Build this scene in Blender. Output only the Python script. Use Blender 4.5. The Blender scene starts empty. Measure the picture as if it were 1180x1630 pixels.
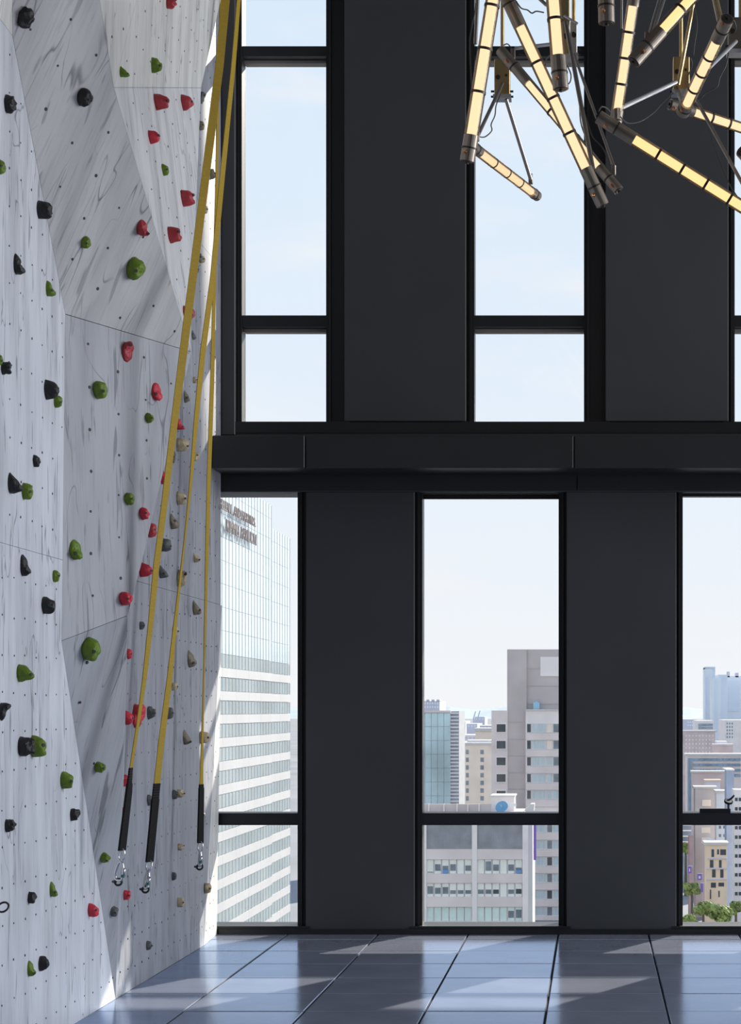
import bpy, bmesh, math, random
from mathutils import Vector, Matrix, noise

random.seed(7)
scene = bpy.context.scene
COL = scene.collection

# ------------------------------------------------------------------ camera
F = 3080.0            # focal length in pixels of the 1180 x 1630 frame
CX, CY = 945.0, 1130.0  # principal point (lens shift), eye height EH
EH = 1.5
cam_d = bpy.data.cameras.new('camera')
cam = bpy.data.objects.new('camera', cam_d)
COL.objects.link(cam)
cam.location = (0, 0, EH)
cam.rotation_euler = (math.pi / 2, 0, 0)
cam_d.sensor_fit = 'HORIZONTAL'
cam_d.sensor_width = 36.0
cam_d.lens = 36.0 * F / 1180.0
cam_d.shift_x = (590.0 - CX) / 1180.0
cam_d.shift_y = (CY - 815.0) / 1180.0
cam_d.clip_start = 0.1
cam_d.clip_end = 30000
scene.camera = cam

# ------------------------------------------------------------------ light
SUN_DIR = Vector((-0.507, -1.0, -0.561)).normalized()   # direction the light travels
sun_d = bpy.data.lights.new('sun', 'SUN')
sun_d.energy = 8.0
sun_d.angle = math.radians(0.53)
sun_d.color = (1.0, 0.93, 0.80)
sun = bpy.data.objects.new('sun', sun_d)
COL.objects.link(sun)
sun.rotation_euler = SUN_DIR.to_track_quat('-Z', 'Y').to_euler()

world = bpy.data.worlds.new('sky')
scene.world = world
world.use_nodes = True
wn = world.node_tree
wn.nodes.clear()
w_out = wn.nodes.new('ShaderNodeOutputWorld')
w_bg = wn.nodes.new('ShaderNodeBackground')
w_tc = wn.nodes.new('ShaderNodeTexCoord')
w_sep = wn.nodes.new('ShaderNodeSeparateXYZ')
w_ramp = wn.nodes.new('ShaderNodeValToRGB')
w_noise = wn.nodes.new('ShaderNodeTexNoise')
w_map = wn.nodes.new('ShaderNodeMapping')
w_mix = wn.nodes.new('ShaderNodeMix')
w_mix.data_type = 'RGBA'
w_cr = wn.nodes.new('ShaderNodeValToRGB')
wn.links.new(w_tc.outputs['Generated'], w_sep.inputs[0])
wn.links.new(w_sep.outputs['Z'], w_ramp.inputs[0])
e = w_ramp.color_ramp.elements
e[0].position = 0.0
e[0].color = (0.93, 0.95, 0.97, 1)
e[1].position = 1.0
e[1].color = (0.34, 0.54, 0.88, 1)
for p, c in ((0.07, (0.87, 0.92, 0.985, 1)), (0.17, (0.79, 0.885, 0.99, 1)), (0.36, (0.70, 0.84, 0.99, 1))):
    el = e.new(p)
    el.color = c
w_map.inputs['Scale'].default_value = (6, 6, 30)
wn.links.new(w_tc.outputs['Generated'], w_map.inputs[0])
wn.links.new(w_map.outputs[0], w_noise.inputs['Vector'])
w_noise.inputs['Scale'].default_value = 1.6
w_noise.inputs['Detail'].default_value = 5
w_cr.color_ramp.elements[0].position = 0.52
w_cr.color_ramp.elements[0].color = (0, 0, 0, 1)
w_cr.color_ramp.elements[1].position = 0.75
w_cr.color_ramp.elements[1].color = (0.45, 0.45, 0.45, 1)
wn.links.new(w_noise.outputs[0], w_cr.inputs[0])
wn.links.new(w_cr.outputs[0], w_mix.inputs['Factor'])
wn.links.new(w_ramp.outputs[0], w_mix.inputs['A'])
w_mix.inputs['B'].default_value = (0.94, 0.94, 0.95, 1)
wn.links.new(w_mix.outputs['Result'], w_bg.inputs[0])
w_bg.inputs[1].default_value = 1.0
wn.links.new(w_bg.outputs[0], w_out.inputs[0])

def area(name, loc, aim, sx, sy, energy, color=(1, 1, 1)):
    d = bpy.data.lights.new(name, 'AREA')
    d.shape = 'RECTANGLE'
    d.size, d.size_y, d.energy, d.color = sx, sy, energy, color
    o = bpy.data.objects.new(name, d)
    COL.objects.link(o)
    o.location = loc
    o.rotation_euler = (Vector(aim) - Vector(loc)).to_track_quat('-Z', 'Y').to_euler()
    return o

# added fill light at the open right side, brightens the climbing wall
area('side_fill_light', (8.8, 10.7, 4.6), (-2.4, 9.6, 4.0), 4.0, 5.5, 640, (0.93, 0.96, 1.0))

vs = scene.view_settings
vs.view_transform = 'Standard'
vs.look = 'None'
vs.gamma = 1.0
vs.use_curve_mapping = False
vs.exposure = 0.0

# ------------------------------------------------------------------ helpers
def W(px, py, Y):
    """a place at depth Y metres, from the pixel where the photo shows it"""
    return Vector(((px - CX) / F * Y, Y, EH + (CY - py) / F * Y))

def WX(px, py, X):
    """the same on the plane x = X (the side wall)"""
    return W(px, py, F * X / (px - CX))

def XW(px, Y): return (px - CX) / F * Y
def ZW(py, Y): return EH + (CY - py) / F * Y

class MB:
    def __init__(s):
        s.v, s.f, s.m = [], [], []
    def add(s, verts, faces, mi=0):
        b = len(s.v)
        s.v += [tuple(p) for p in verts]
        s.f += [tuple(b + i for i in f) for f in faces]
        s.m += [mi] * len(faces)
        return s
    def box(s, x0, x1, y0, y1, z0, z1, mi=0):
        x0, x1 = min(x0, x1), max(x0, x1)
        y0, y1 = min(y0, y1), max(y0, y1)
        z0, z1 = min(z0, z1), max(z0, z1)
        v = [(x0, y0, z0), (x1, y0, z0), (x1, y1, z0), (x0, y1, z0),
             (x0, y0, z1), (x1, y0, z1), (x1, y1, z1), (x0, y1, z1)]
        f = [(0, 3, 2, 1), (4, 5, 6, 7), (0, 1, 5, 4), (1, 2, 6, 5), (2, 3, 7, 6), (3, 0, 4, 7)]
        return s.add(v, f, mi)
    def obox(s, c, ax, ay, az, mi=0):
        c, ax, ay, az = Vector(c), Vector(ax), Vector(ay), Vector(az)
        if ax.cross(ay).dot(az) < 0: ax = -ax
        v = [c + i * ax + j * ay + k * az for k in (-1, 1) for i, j in ((-1, -1), (1, -1), (1, 1), (-1, 1))]
        f = [(0, 3, 2, 1), (4, 5, 6, 7), (0, 1, 5, 4), (1, 2, 6, 5), (2, 3, 7, 6), (3, 0, 4, 7)]
        return s.add(v, f, mi)
    def tube(s, p0, p1, r0, r1=None, n=14, caps=True, mi=0):
        p0, p1 = Vector(p0), Vector(p1)
        r1 = r0 if r1 is None else r1
        d = (p1 - p0).normalized()
        a = d.orthogonal().normalized()
        b = d.cross(a)
        v = []
        for p, r in ((p0, r0), (p1, r1)):
            for i in range(n):
                t = 2 * math.pi * i / n
                v.append(p + r * (math.cos(t) * a + math.sin(t) * b))
        f = [(i, (i + 1) % n, n + (i + 1) % n, n + i) for i in range(n)]
        if caps:
            f += [tuple(reversed(range(n))), tuple(range(n, 2 * n))]
        return s.add(v, f, mi)
    def path(s, pts, r, n=6, closed=False, mi=0):
        pts = [Vector(p) for p in pts]
        k = len(pts)
        v = []
        prev = None
        for i in range(k):
            if closed: d = pts[(i + 1) % k] - pts[i - 1]
            else: d = pts[min(i + 1, k - 1)] - pts[max(i - 1, 0)]
            d.normalize()
            a = d.orthogonal() if prev is None else prev - d * prev.dot(d)
            a.normalize()
            prev = a
            b = d.cross(a)
            for j in range(n):
                t = 2 * math.pi * j / n
                v.append(pts[i] + r * (math.cos(t) * a + math.sin(t) * b))
        f = []
        for i in range(k if closed else k - 1):
            i2 = (i + 1) % k
            for j in range(n):
                f.append((i * n + j, i * n + (j + 1) % n, i2 * n + (j + 1) % n, i2 * n + j))
        if not closed:
            f += [tuple(reversed(range(n))), tuple(range((k - 1) * n, k * n))]
        return s.add(v, f, mi)
    def build(s, name, mat, parent=None, smooth=False, bevel=0):
        me = bpy.data.meshes.new(name)
        me.from_pydata(s.v, [], s.f)
        me.update()
        mats = mat if isinstance(mat, (list, tuple)) else [mat]
        for m in mats: me.materials.append(m)
        for p, mi in zip(me.polygons, s.m):
            p.material_index = mi
            p.use_smooth = smooth
        o = bpy.data.objects.new(name, me)
        COL.objects.link(o)
        if parent is not None: attach(o, parent)
        if bevel:
            md = o.modifiers.new('bevel', 'BEVEL')
            md.width = bevel
            md.segments = 1
            md.limit_method = 'ANGLE'
        return o

def attach(o, parent):
    o.parent = parent
    o.matrix_parent_inverse = parent_matrix(parent).inverted()

def parent_matrix(o):
    m = Matrix.LocRotScale(o.location, o.rotation_euler, o.scale)
    if o.parent: m = parent_matrix(o.parent) @ o.matrix_parent_inverse @ m
    return m

def empty(name, loc=(0, 0, 0)):
    o = bpy.data.objects.new(name, None)
    o.empty_display_size = 0.1
    COL.objects.link(o)
    o.location = loc
    return o

def tag(o, label=None, cat=None, group=None, kind=None):
    if label: o['label'] = label
    if cat: o['category'] = cat
    if group: o['group'] = group
    if kind: o['kind'] = kind
    return o

def thing(name, loc, label, cat, group=None):
    return tag(empty(name, loc), label, cat, group)

# ------------------------------------------------------------------ materials
def mat(name, col, rough=0.6, metal=0.0, var=0.0, vscale=4.0, bump=0.0, bscale=60.0, spec=0.5, stretch=(1, 1, 1)):
    m = bpy.data.materials.new(name)
    m.use_nodes = True
    nt = m.node_tree
    b = nt.nodes['Principled BSDF']
    b.inputs['Roughness'].default_value = rough
    b.inputs['Metallic'].default_value = metal
    b.inputs['Specular IOR Level'].default_value = spec
    tc = nt.nodes.new('ShaderNodeTexCoord')
    mp = nt.nodes.new('ShaderNodeMapping')
    mp.inputs['Scale'].default_value = stretch
    nt.links.new(tc.outputs['Object'], mp.inputs[0])
    n = nt.nodes.new('ShaderNodeTexNoise')
    n.inputs['Scale'].default_value = vscale
    n.inputs['Detail'].default_value = 5
    nt.links.new(mp.outputs[0], n.inputs['Vector'])
    r = nt.nodes.new('ShaderNodeValToRGB')
    lo = [max(0, c * (1 - var)) for c in col]
    hi = [min(1, c * (1 + var)) for c in col]
    r.color_ramp.elements[0].position = 0.3
    r.color_ramp.elements[1].position = 0.7
    r.color_ramp.elements[0].color = (*lo, 1)
    r.color_ramp.elements[1].color = (*hi, 1)
    nt.links.new(n.outputs[0], r.inputs[0])
    nt.links.new(r.outputs[0], b.inputs['Base Color'])
    if bump:
        n2 = nt.nodes.new('ShaderNodeTexNoise')
        n2.inputs['Scale'].default_value = bscale
        n2.inputs['Detail'].default_value = 4
        nt.links.new(mp.outputs[0], n2.inputs['Vector'])
        bp = nt.nodes.new('ShaderNodeBump')
        bp.inputs['Strength'].default_value = bump
        bp.inputs['Distance'].default_value = 0.01
        nt.links.new(n2.outputs[0], bp.inputs['Height'])
        nt.links.new(bp.outputs[0], b.inputs['Normal'])
    return m

def glass_mat(name, tint=(1, 1, 1), ior=1.25):
    m = bpy.data.materials.new(name)
    m.use_nodes = True
    nt = m.node_tree
    nt.nodes.clear()
    o = nt.nodes.new('ShaderNodeOutputMaterial')
    mx = nt.nodes.new('ShaderNodeMixShader')
    t = nt.nodes.new('ShaderNodeBsdfTransparent')
    t.inputs[0].default_value = (*tint, 1)
    g = nt.nodes.new('ShaderNodeBsdfGlossy')
    g.inputs['Roughness'].default_value = 0.02
    fr = nt.nodes.new('ShaderNodeFresnel')
    fr.inputs[0].default_value = ior
    nt.links.new(fr.outputs[0], mx.inputs[0])
    nt.links.new(t.outputs[0], mx.inputs[1])
    nt.links.new(g.outputs[0], mx.inputs[2])
    nt.links.new(mx.outputs[0], o.inputs[0])
    return m

def emit_mat(name, col, strength):
    m = bpy.data.materials.new(name)
    m.use_nodes = True
    nt = m.node_tree
    nt.nodes.clear()
    o = nt.nodes.new('ShaderNodeOutputMaterial')
    em = nt.nodes.new('ShaderNodeEmission')
    em.inputs[0].default_value = (*col, 1)
    em.inputs[1].default_value = strength
    nt.links.new(em.outputs[0], o.inputs[0])
    return m

def plywood_mat(name, base, scuff=0.55):
    """painted climbing panel: pale grey with soft vertical smears and thin dark rubber scuffs"""
    m = bpy.data.materials.new(name)
    m.use_nodes = True
    nt = m.node_tree
    b = nt.nodes['Principled BSDF']
    b.inputs['Roughness'].default_value = 0.55
    L = nt.links.new
    tc = nt.nodes.new('ShaderNodeTexCoord')
    def layer(scale, rot, nscale, detail, dist, p0, p1, dark):
        mp = nt.nodes.new('ShaderNodeMapping')
        mp.inputs['Scale'].default_value = scale
        mp.inputs['Rotation'].default_value = rot
        L(tc.outputs['Object'], mp.inputs[0])
        n = nt.nodes.new('ShaderNodeTexNoise')
        n.inputs['Scale'].default_value = nscale
        n.inputs['Detail'].default_value = detail
        n.inputs['Distortion'].default_value = dist
        L(mp.outputs[0], n.inputs['Vector'])
        r = nt.nodes.new('ShaderNodeValToRGB')
        r.color_ramp.elements[0].position = p0
        r.color_ramp.elements[1].position = p1
        r.color_ramp.elements[0].color = (1, 1, 1, 1)
        r.color_ramp.elements[1].color = (dark, dark, dark * 1.02, 1)
        L(n.outputs[0], r.inputs[0])
        return r.outputs[0]
    outs = [layer((1, 3.0, 0.5), (0, 0, 0), 2.2, 6, 0.3, 0.42, 0.82, 0.62),
            layer((1, 9.0, 0.7), (0.10, 0, 0), 3.4, 3, 0.5, 0.62, 0.71, scuff),
            layer((1, 5.0, 0.55), (-0.45, 0, 0), 4.0, 2, 0.35, 0.655, 0.685, scuff),
            layer((1, 1.2, 0.9), (0, 0, 0), 0.9, 4, 0.2, 0.40, 0.80, 0.80),
            layer((2, 20.0, 0.8), (0, 0, 0), 4.0, 2, 0.2, 0.55, 0.80, 0.78)]
    # fine curved scuff lines
    mp = nt.nodes.new('ShaderNodeMapping')
    mp.inputs['Scale'].default_value = (0.4, 2.6, 0.55)
    mp.inputs['Rotation'].default_value = (0.32, 0, 0)
    L(tc.outputs['Object'], mp.inputs[0])
    wv = nt.nodes.new('ShaderNodeTexNoise')
    wv.inputs['Scale'].default_value = 2.6
    wv.inputs['Detail'].default_value = 1.5
    wv.inputs['Distortion'].default_value = 0.8
    L(mp.outputs[0], wv.inputs['Vector'])
    rr = nt.nodes.new('ShaderNodeValToRGB')
    el = rr.color_ramp.elements
    el[0].position, el[0].color = 0.4955, (1, 1, 1, 1)
    el[1].position, el[1].color = 0.5105, (1, 1, 1, 1)
    x = el.new(0.503)
    x.color = (0.28, 0.28, 0.31, 1)
    L(wv.outputs[0], rr.inputs[0])
    # break the lines up
    brk = nt.nodes.new('ShaderNodeTexNoise')
    brk.inputs['Scale'].default_value = 2.7
    L(tc.outputs['Object'], brk.inputs['Vector'])
    br = nt.nodes.new('ShaderNodeValToRGB')
    br.color_ramp.elements[0].position = 0.44
    br.color_ramp.elements[1].position = 0.54
    L(brk.outputs[0], br.inputs[0])
    mxl = nt.nodes.new('ShaderNodeMix')
    mxl.data_type = 'RGBA'
    L(br.outputs[0], mxl.inputs['Factor'])
    mxl.inputs['A'].default_value = (1, 1, 1, 1)
    L(rr.outputs[0], mxl.inputs['B'])
    outs.append(mxl.outputs['Result'])
    cur = None
    for o in outs:
        mx = nt.nodes.new('ShaderNodeMix')
        mx.data_type = 'RGBA'
        mx.blend_type = 'MULTIPLY'
        mx.inputs['Factor'].default_value = 1.0
        if cur is None: mx.inputs['A'].default_value = (*base, 1)
        else: L(cur, mx.inputs['A'])
        L(o, mx.inputs['B'])
        cur = mx.outputs['Result']
    L(cur, b.inputs['Base Color'])
    return m

M = {
    'clad': mat('dark_grey_cladding', (0.044, 0.0455, 0.0505), 0.6, var=0.08, vscale=1.3),
    'clad_light': mat('grey_pilaster_paint', (0.055, 0.056, 0.060), 0.5, var=0.06),
    'frame': mat('black_anodised_frame', (0.012, 0.012, 0.014), 0.4, var=0.05),
    'transom': mat('dark_bronze_transom', (0.012, 0.0125, 0.015), 0.4, var=0.05),
    'stop': mat('taupe_glazing_bead', (0.30, 0.27, 0.25), 0.5),
    'pane': glass_mat('window_glass'),
    'beam': mat('dark_steel_fascia', (0.022, 0.022, 0.024), 0.42, var=0.12, vscale=2.0),
    'tile': None,
    'grout': mat('dark_floor_substrate', (0.012, 0.013, 0.016), 0.8),
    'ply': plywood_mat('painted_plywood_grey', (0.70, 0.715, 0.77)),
    'ply_overhang_shade': plywood_mat('plywood_shaded_overhang', (0.55, 0.545, 0.555), 0.65),  # shade of the down-facing facet put into a darker grey
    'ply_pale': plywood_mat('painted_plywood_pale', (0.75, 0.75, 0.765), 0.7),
    'ply_shade': plywood_mat('plywood_shaded_mid', (0.405, 0.415, 0.455), 0.5),  # shade on the middle and low wedge panels put into the colour
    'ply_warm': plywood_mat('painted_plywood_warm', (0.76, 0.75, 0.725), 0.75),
    'ply_deep_shade': plywood_mat('plywood_shaded_deep', (0.325, 0.335, 0.38), 0.5),  # light falling off towards the window, put into the panel colour
    'ply_edge': mat('plywood_backing', (0.20, 0.19, 0.18), 0.8, var=0.1),
    'hole': mat('bolt_hole_black', (0.012, 0.012, 0.012), 0.6),
    'red': mat('red_hold_resin', (0.42, 0.035, 0.045), 0.5, var=0.16, vscale=25, bump=0.5, bscale=90),
    'red_bright': mat('bright_red_hold_resin', (0.62, 0.03, 0.055), 0.5, var=0.14, vscale=25, bump=0.5, bscale=90),
    'green': mat('green_hold_resin', (0.125, 0.205, 0.008), 0.5, var=0.18, vscale=25, bump=0.5, bscale=90),
    'black': mat('black_hold_resin', (0.012, 0.011, 0.012), 0.5, var=0.2, vscale=25, bump=0.5, bscale=90),
    'grey': mat('grey_hold_resin', (0.10, 0.105, 0.105), 0.6, var=0.2, vscale=25, bump=0.5, bscale=90),
    'tan': mat('tan_hold_resin', (0.46, 0.37, 0.235), 0.6, var=0.3, vscale=30, bump=0.6, bscale=90),
    'brown': mat('brown_hold_resin', (0.20, 0.165, 0.115), 0.6, var=0.3, vscale=30, bump=0.6, bscale=90),
    'webbing': mat('yellow_webbing', (0.38, 0.245, 0.013), 0.75, var=0.10, vscale=40, stretch=(1, 1, 4)),
    'sleeve': mat('black_sleeve', (0.004, 0.0035, 0.004), 0.9, var=0.1),
    'steel': mat('polished_steel', (0.72, 0.72, 0.74), 0.18, metal=1.0),
    'rubber': mat('black_ring', (0.01, 0.01, 0.01), 0.4),
    'tape_white': mat('white_tape', (0.75, 0.74, 0.74), 0.6),
    'tape_red': mat('red_tape', (0.60, 0.03, 0.06), 0.6),
    'lamp_core': emit_mat('lit_lamp_core', (1.0, 0.76, 0.50), 1.6),
    'lamp_core_y': emit_mat('lit_lamp_core_yellow', (1.0, 0.72, 0.36), 1.7),
    'lamp_glass': glass_mat('lamp_glass_tube', (0.80, 0.74, 0.66), 1.5),
    'bronze': mat('aged_bronze', (0.30, 0.26, 0.22), 0.38, metal=0.85, var=0.2, vscale=12),
    'bronze_dark': mat('dark_bronze', (0.07, 0.06, 0.055), 0.4, metal=0.7),
    'brass': mat('brushed_brass', (0.62, 0.45, 0.22), 0.35, metal=0.9, var=0.2, vscale=10),
    'alu': mat('brushed_aluminium', (0.66, 0.66, 0.68), 0.35, metal=0.8),
    'rod': mat('grey_steel_rod', (0.33, 0.30, 0.28), 0.35, metal=0.85),
    'wire': mat('dark_wire', (0.05, 0.048, 0.05), 0.5),
    'copper': mat('copper_knob', (0.55, 0.27, 0.14), 0.3, metal=0.9),
}

def tile_material():
    m = mat('slate_blue_floor_tile', (0.265, 0.285, 0.36), 0.3, var=0.10, vscale=3.0, bump=0.05, bscale=25, spec=0.6)
    nt = m.node_tree
    b = nt.nodes['Principled BSDF']
    n = nt.nodes.new('ShaderNodeTexNoise')
    n.inputs['Scale'].default_value = 1.4
    n.inputs['Detail'].default_value = 6
    tc = nt.nodes.new('ShaderNodeTexCoord')
    nt.links.new(tc.outputs['Object'], n.inputs['Vector'])
    r = nt.nodes.new('ShaderNodeMapRange')
    r.inputs['To Min'].default_value = 0.10
    r.inputs['To Max'].default_value = 0.20
    nt.links.new(n.outputs[0], r.inputs['Value'])
    col = b.inputs['Base Color'].links[0].from_socket
    df = nt.nodes.new('ShaderNodeBsdfDiffuse')
    gl = nt.nodes.new('ShaderNodeBsdfGlossy')
    gl.inputs['Color'].default_value = (0.60, 0.75, 1.0, 1)
    fr = nt.nodes.new('ShaderNodeFresnel')
    fr.inputs[0].default_value = 1.75
    mx = nt.nodes.new('ShaderNodeMixShader')
    nt.links.new(col, df.inputs['Color'])
    nt.links.new(r.outputs[0], gl.inputs['Roughness'])
    for l in list(b.inputs['Normal'].links):
        nt.links.new(l.from_socket, gl.inputs['Normal'])
    nt.links.new(fr.outputs[0], mx.inputs[0])
    nt.links.new(df.outputs[0], mx.inputs[1])
    nt.links.new(gl.outputs[0], mx.inputs[2])
    nt.links.new(mx.outputs[0], nt.nodes['Material Output'].inputs[0])
    nt.nodes.remove(b)
    return m
M['tile'] = tile_material()

# ------------------------------------------------------------------ room shell
YW = 12.94           # inner face of the window wall
YG = 13.10           # glass plane
XR = 9.0             # right end of the hall
YB = -3.0            # back of the hall
ZC = 7.8             # ceiling

floor = tag(MB().box(-3.0, XR, YB, YW + 0.3, -0.25, -0.012).build('floor', M['grout']), kind='structure')
T = 0.6025
ty = [12.04 + T * k for k in range(-12, 3)]
tx = [-0.235 + T * k for k in range(-4, 9)]
for i in range(len(tx) - 1):
    for j in range(len(ty) - 1):
        x0, x1 = max(tx[i], -2.60) + 0.0055, tx[i + 1] - 0.0055
        y0, y1 = ty[j] + 0.006, min(ty[j + 1], YW + 0.02) - 0.006
        if y1 - y0 < 0.05: continue
        dz = random.uniform(-0.0012, 0.0012)
        mb = MB()
        # slightly chamfered slab
        c = 0.003
        mb.add([(x0, y0, -0.02), (x1, y0, -0.02), (x1, y1, -0.02), (x0, y1, -0.02),
                (x0, y0, dz - c), (x1, y0, dz - c), (x1, y1, dz - c), (x0, y1, dz - c),
                (x0 + c, y0 + c, dz), (x1 - c, y0 + c, dz), (x1 - c, y1 - c, dz), (x0 + c, y1 - c, dz)],
               [(0, 1, 5, 4), (1, 2, 6, 5), (2, 3, 7, 6), (3, 0, 4, 7),
                (4, 5, 9, 8), (5, 6, 10, 9), (6, 7, 11, 10), (7, 4, 8, 11), (8, 9, 10, 11)])
        mb.build('floor_tile', M['tile'], floor)
# rest of the floor behind the camera and to the right in one slab
far = MB().box(-2.6, XR, YB, ty[0] - 0.004, -0.02, 0.0).box(tx[-1], XR, ty[0], YW, -0.02, 0.0).build('floor_field', M['tile'], floor)

tag(MB().box(-3.2, XR + 0.2, YB, YW + 0.3, ZC, ZC + 0.2).build('ceiling', mat('dark_grey_ceiling', (0.18, 0.18, 0.18), 0.8)), kind='structure')
tag(MB().box(-3.2, -2.72, YB, YW + 0.3, -0.2, ZC).build('wall_left', M['ply_edge']), kind='structure')
tag(MB().box(-3.2, XR, YB - 0.2, YB, -0.2, ZC).build('wall_back', mat('dark_wall_paint', (0.10, 0.10, 0.11), 0.8)), kind='structure')

# window wall: dark cladding panels, windows between them
wall = tag(empty('wall_window', (0, YW, 0)), kind='structure')
def panel_px(px0, px1, z0, z1, name='cladding_panel', m='clad', y0=YW, y1=YW + 0.35):
    return MB().box(XW(px0, YW), XW(px1, YW), y0, y1, z0, z1).build(name, M[m], wall, bevel=0.004)

Z_BEAM0, Z_BEAM1 = 3.067, 3.279
Z_SILL = ZW(677, YG)
Z_HEAD = ZW(783, YW)
ZTOP = ZC
UP = [(548, 742), (964, 1160), (1380, 1576), (1796, 1990)]      # upper cladding
LO = [(487, 660), (902, 1077), (1317, 1492), (1732, 1907)]      # lower cladding
for a, b in UP: panel_px(a, b, Z_SILL + 0.004, ZTOP)
for a, b in LO: panel_px(a, b, 0.012, Z_HEAD)
panel_px(353, 375, Z_SILL - 0.09, ZTOP, 'pilaster', 'clad_light', YW - 0.02)
MB().box(-3.0, XW(322, YW), YW, YW + 0.35, 0, ZTOP).build('return_panel', M['clad'], wall)
MB().box(XW(322, YW), XW(353, YW), YW, YW + 0.1, Z_SILL - 0.075, ZTOP).build('return_panel', M['clad'], wall)
MB().box(XW(1990, YW), XR, YW, YW + 0.35, 0, ZTOP).build('end_panel', M['clad'], wall)
MB().box(XW(353, YW), XW(1990, YW), YW - 0.012, YW + 0.35, Z_SILL - 0.075, Z_SILL - 0.004).build('sill_rail', M['frame'], wall)
# lining between the storeys: band of the wall the beam is bolted to
MB().box(XW(322, YW), XW(1990, YW), YW, YW + 0.35, Z_HEAD, Z_SILL - 0.075).build('spandrel_band', M['clad'], wall)

def window(n, px0, px1, z0, z1, bars, jl, jr, side_gap, upper):
    """opening between cladding edges side_gap=(a,b); glass px0..px1; bars = list of (py_low, py_top)"""
    w = tag(empty('window_%d' % n, (XW((px0 + px1) / 2, YG), YG, z0)), kind='structure')
    xa, xb = XW(px0, YG), XW(px1, YG)
    ga, gb = XW(side_gap[0], YW), XW(side_gap[1], YW)
    # jambs fill from cladding to glass; a stepped profile
    jd0 = YW + 0.045
    MB().box(ga - 0.03, xa, jd0, YG + 0.03, z0, z1).build('jamb', M['frame'], w)
    MB().box(xb, gb + 0.03, jd0, YG + 0.03, z0, z1).build('jamb', M['frame'], w)
    MB().box(xa - 0.028, xa - 0.016, jd0 - 0.02, jd0 + 0.01, z0, z1).build('bead', M['frame'], w)
    MB().box(xb + 0.022, xb + 0.034, jd0 - 0.02, jd0 + 0.01, z0, z1).build('bead', M['frame'], w)
    prev = z0
    for lo, hi in bars:
        zl, zh = ZW(lo, YG), ZW(hi, YG)
        MB().box(xa - 0.01, xb + 0.01, jd0 + 0.01, YG + 0.10, zl, zh).build('transom', M['transom'], w)
        if upper:
            MB().box(xa, xb, YG - 0.02, YG + 0.06, zl - 0.018, zl).build('glazing_bead', M['stop'], w)
        MB().box(xa, xb, YG, YG + 0.012, prev, zl).build('pane', M['pane'], w)
        prev = zh
    MB().box(xa, xb, YG, YG + 0.012, prev, z1).build('pane', M['pane'], w)
    return w, xa, xb

ZS = ZW(1470, YG)
ups = [(390, 523, (375, 548)), (757, 930, (742, 964)), (1168, 1346, (1160, 1380)), (1584, 1762, (1576, 1796))]
for k, (a, b, g) in enumerate(ups):
    w, xa, xb = window(k + 1, a, b, Z_SILL, ZTOP, [(525, 507), (98, 82)], 0, 0, g, True)
    MB().box(XW(g[0], YW) - 0.03, XW(g[1], YW) + 0.03, YW - 0.01, YG + 0.1, Z_SILL - 0.05, Z_SILL).build('sill', M['frame'], w)
los = [(300, 478, (290, 487), 787), (675, 890, (660, 902), 795), (1086, 1307, (1077, 1317), 791), (1502, 1722, (1492, 1732), 791)]
for k, (a, b, g, top) in enumerate(los):
    w, xa, xb = window(k + 5, a, b, ZS, Z_HEAD, [(1312, 1293)], 0, 0, g, False)
    zt = ZW(top, YG)
    MB().box(XW(g[0], YW) - 0.03, XW(g[1], YW) + 0.03, YW - 0.005, YG + 0.1, -0.01, ZS).build('sill', M['frame'], w)
    MB().box(XW(g[0], YW), XW(g[1], YW), YW - 0.004, YW + 0.02, 0.045, 0.052).build('sill_lip', M['stop'], w)
    # rolled-up blind and its cassette under the head
    MB().tube((xa, YG - 0.03, zt + 0.018), (xb, YG - 0.03, zt + 0.018), 0.014, n=10).build('blind_roll', M['bronze_dark'], w)
    MB().box(xa, xb, YG - 0.05, YG - 0.02, zt - 0.002, zt + 0.006 if k == 1 else Z_HEAD).build('blind_rail', M['frame'], w)

# sill line across the lower wall and under the upper windows
tag(MB().box(XW(350, YW), XW(1990, YW), YW - 0.03, YW + 0.05, -0.01, 0.035).build('baseboard_window', M['frame']), kind='structure')

# beam between the storeys, three fascia lengths
YBM = 12.54
beam = tag(empty('trim_1', (0, YBM, Z_BEAM0)), kind='structure')
cuts = [XW(337, YBM), XW(486, YBM), XW(914, YBM), XW(1345, YBM), XW(1990, YBM)]
for i in range(4):
    MB().box(cuts[i] + 0.004, cuts[i + 1] - 0.004, YBM, YBM + 0.02, Z_BEAM0, Z_BEAM1).build('fascia_panel', M['beam'], beam, bevel=0.004)
MB().box(cuts[0], cuts[-1], YBM + 0.022, YW - 0.002, Z_BEAM0 + 0.006, Z_BEAM1 - 0.006).build('beam_core', M['beam'], beam)
# head rail under the beam, two lengths
hr = tag(empty('trim_2', (0, YW, Z_HEAD)), kind='structure')
MB().box(XW(353, YW), XW(918, YW), YW - 0.012, YW, ZW(781, YW), Z_BEAM0 - 0.003).build('head_rail', M['beam'], hr)
MB().box(XW(920, YW), XW(1990, YW), YW - 0.012, YW, ZW(781, YW), Z_BEAM0 - 0.003).build('head_rail', M['beam'], hr)

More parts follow.
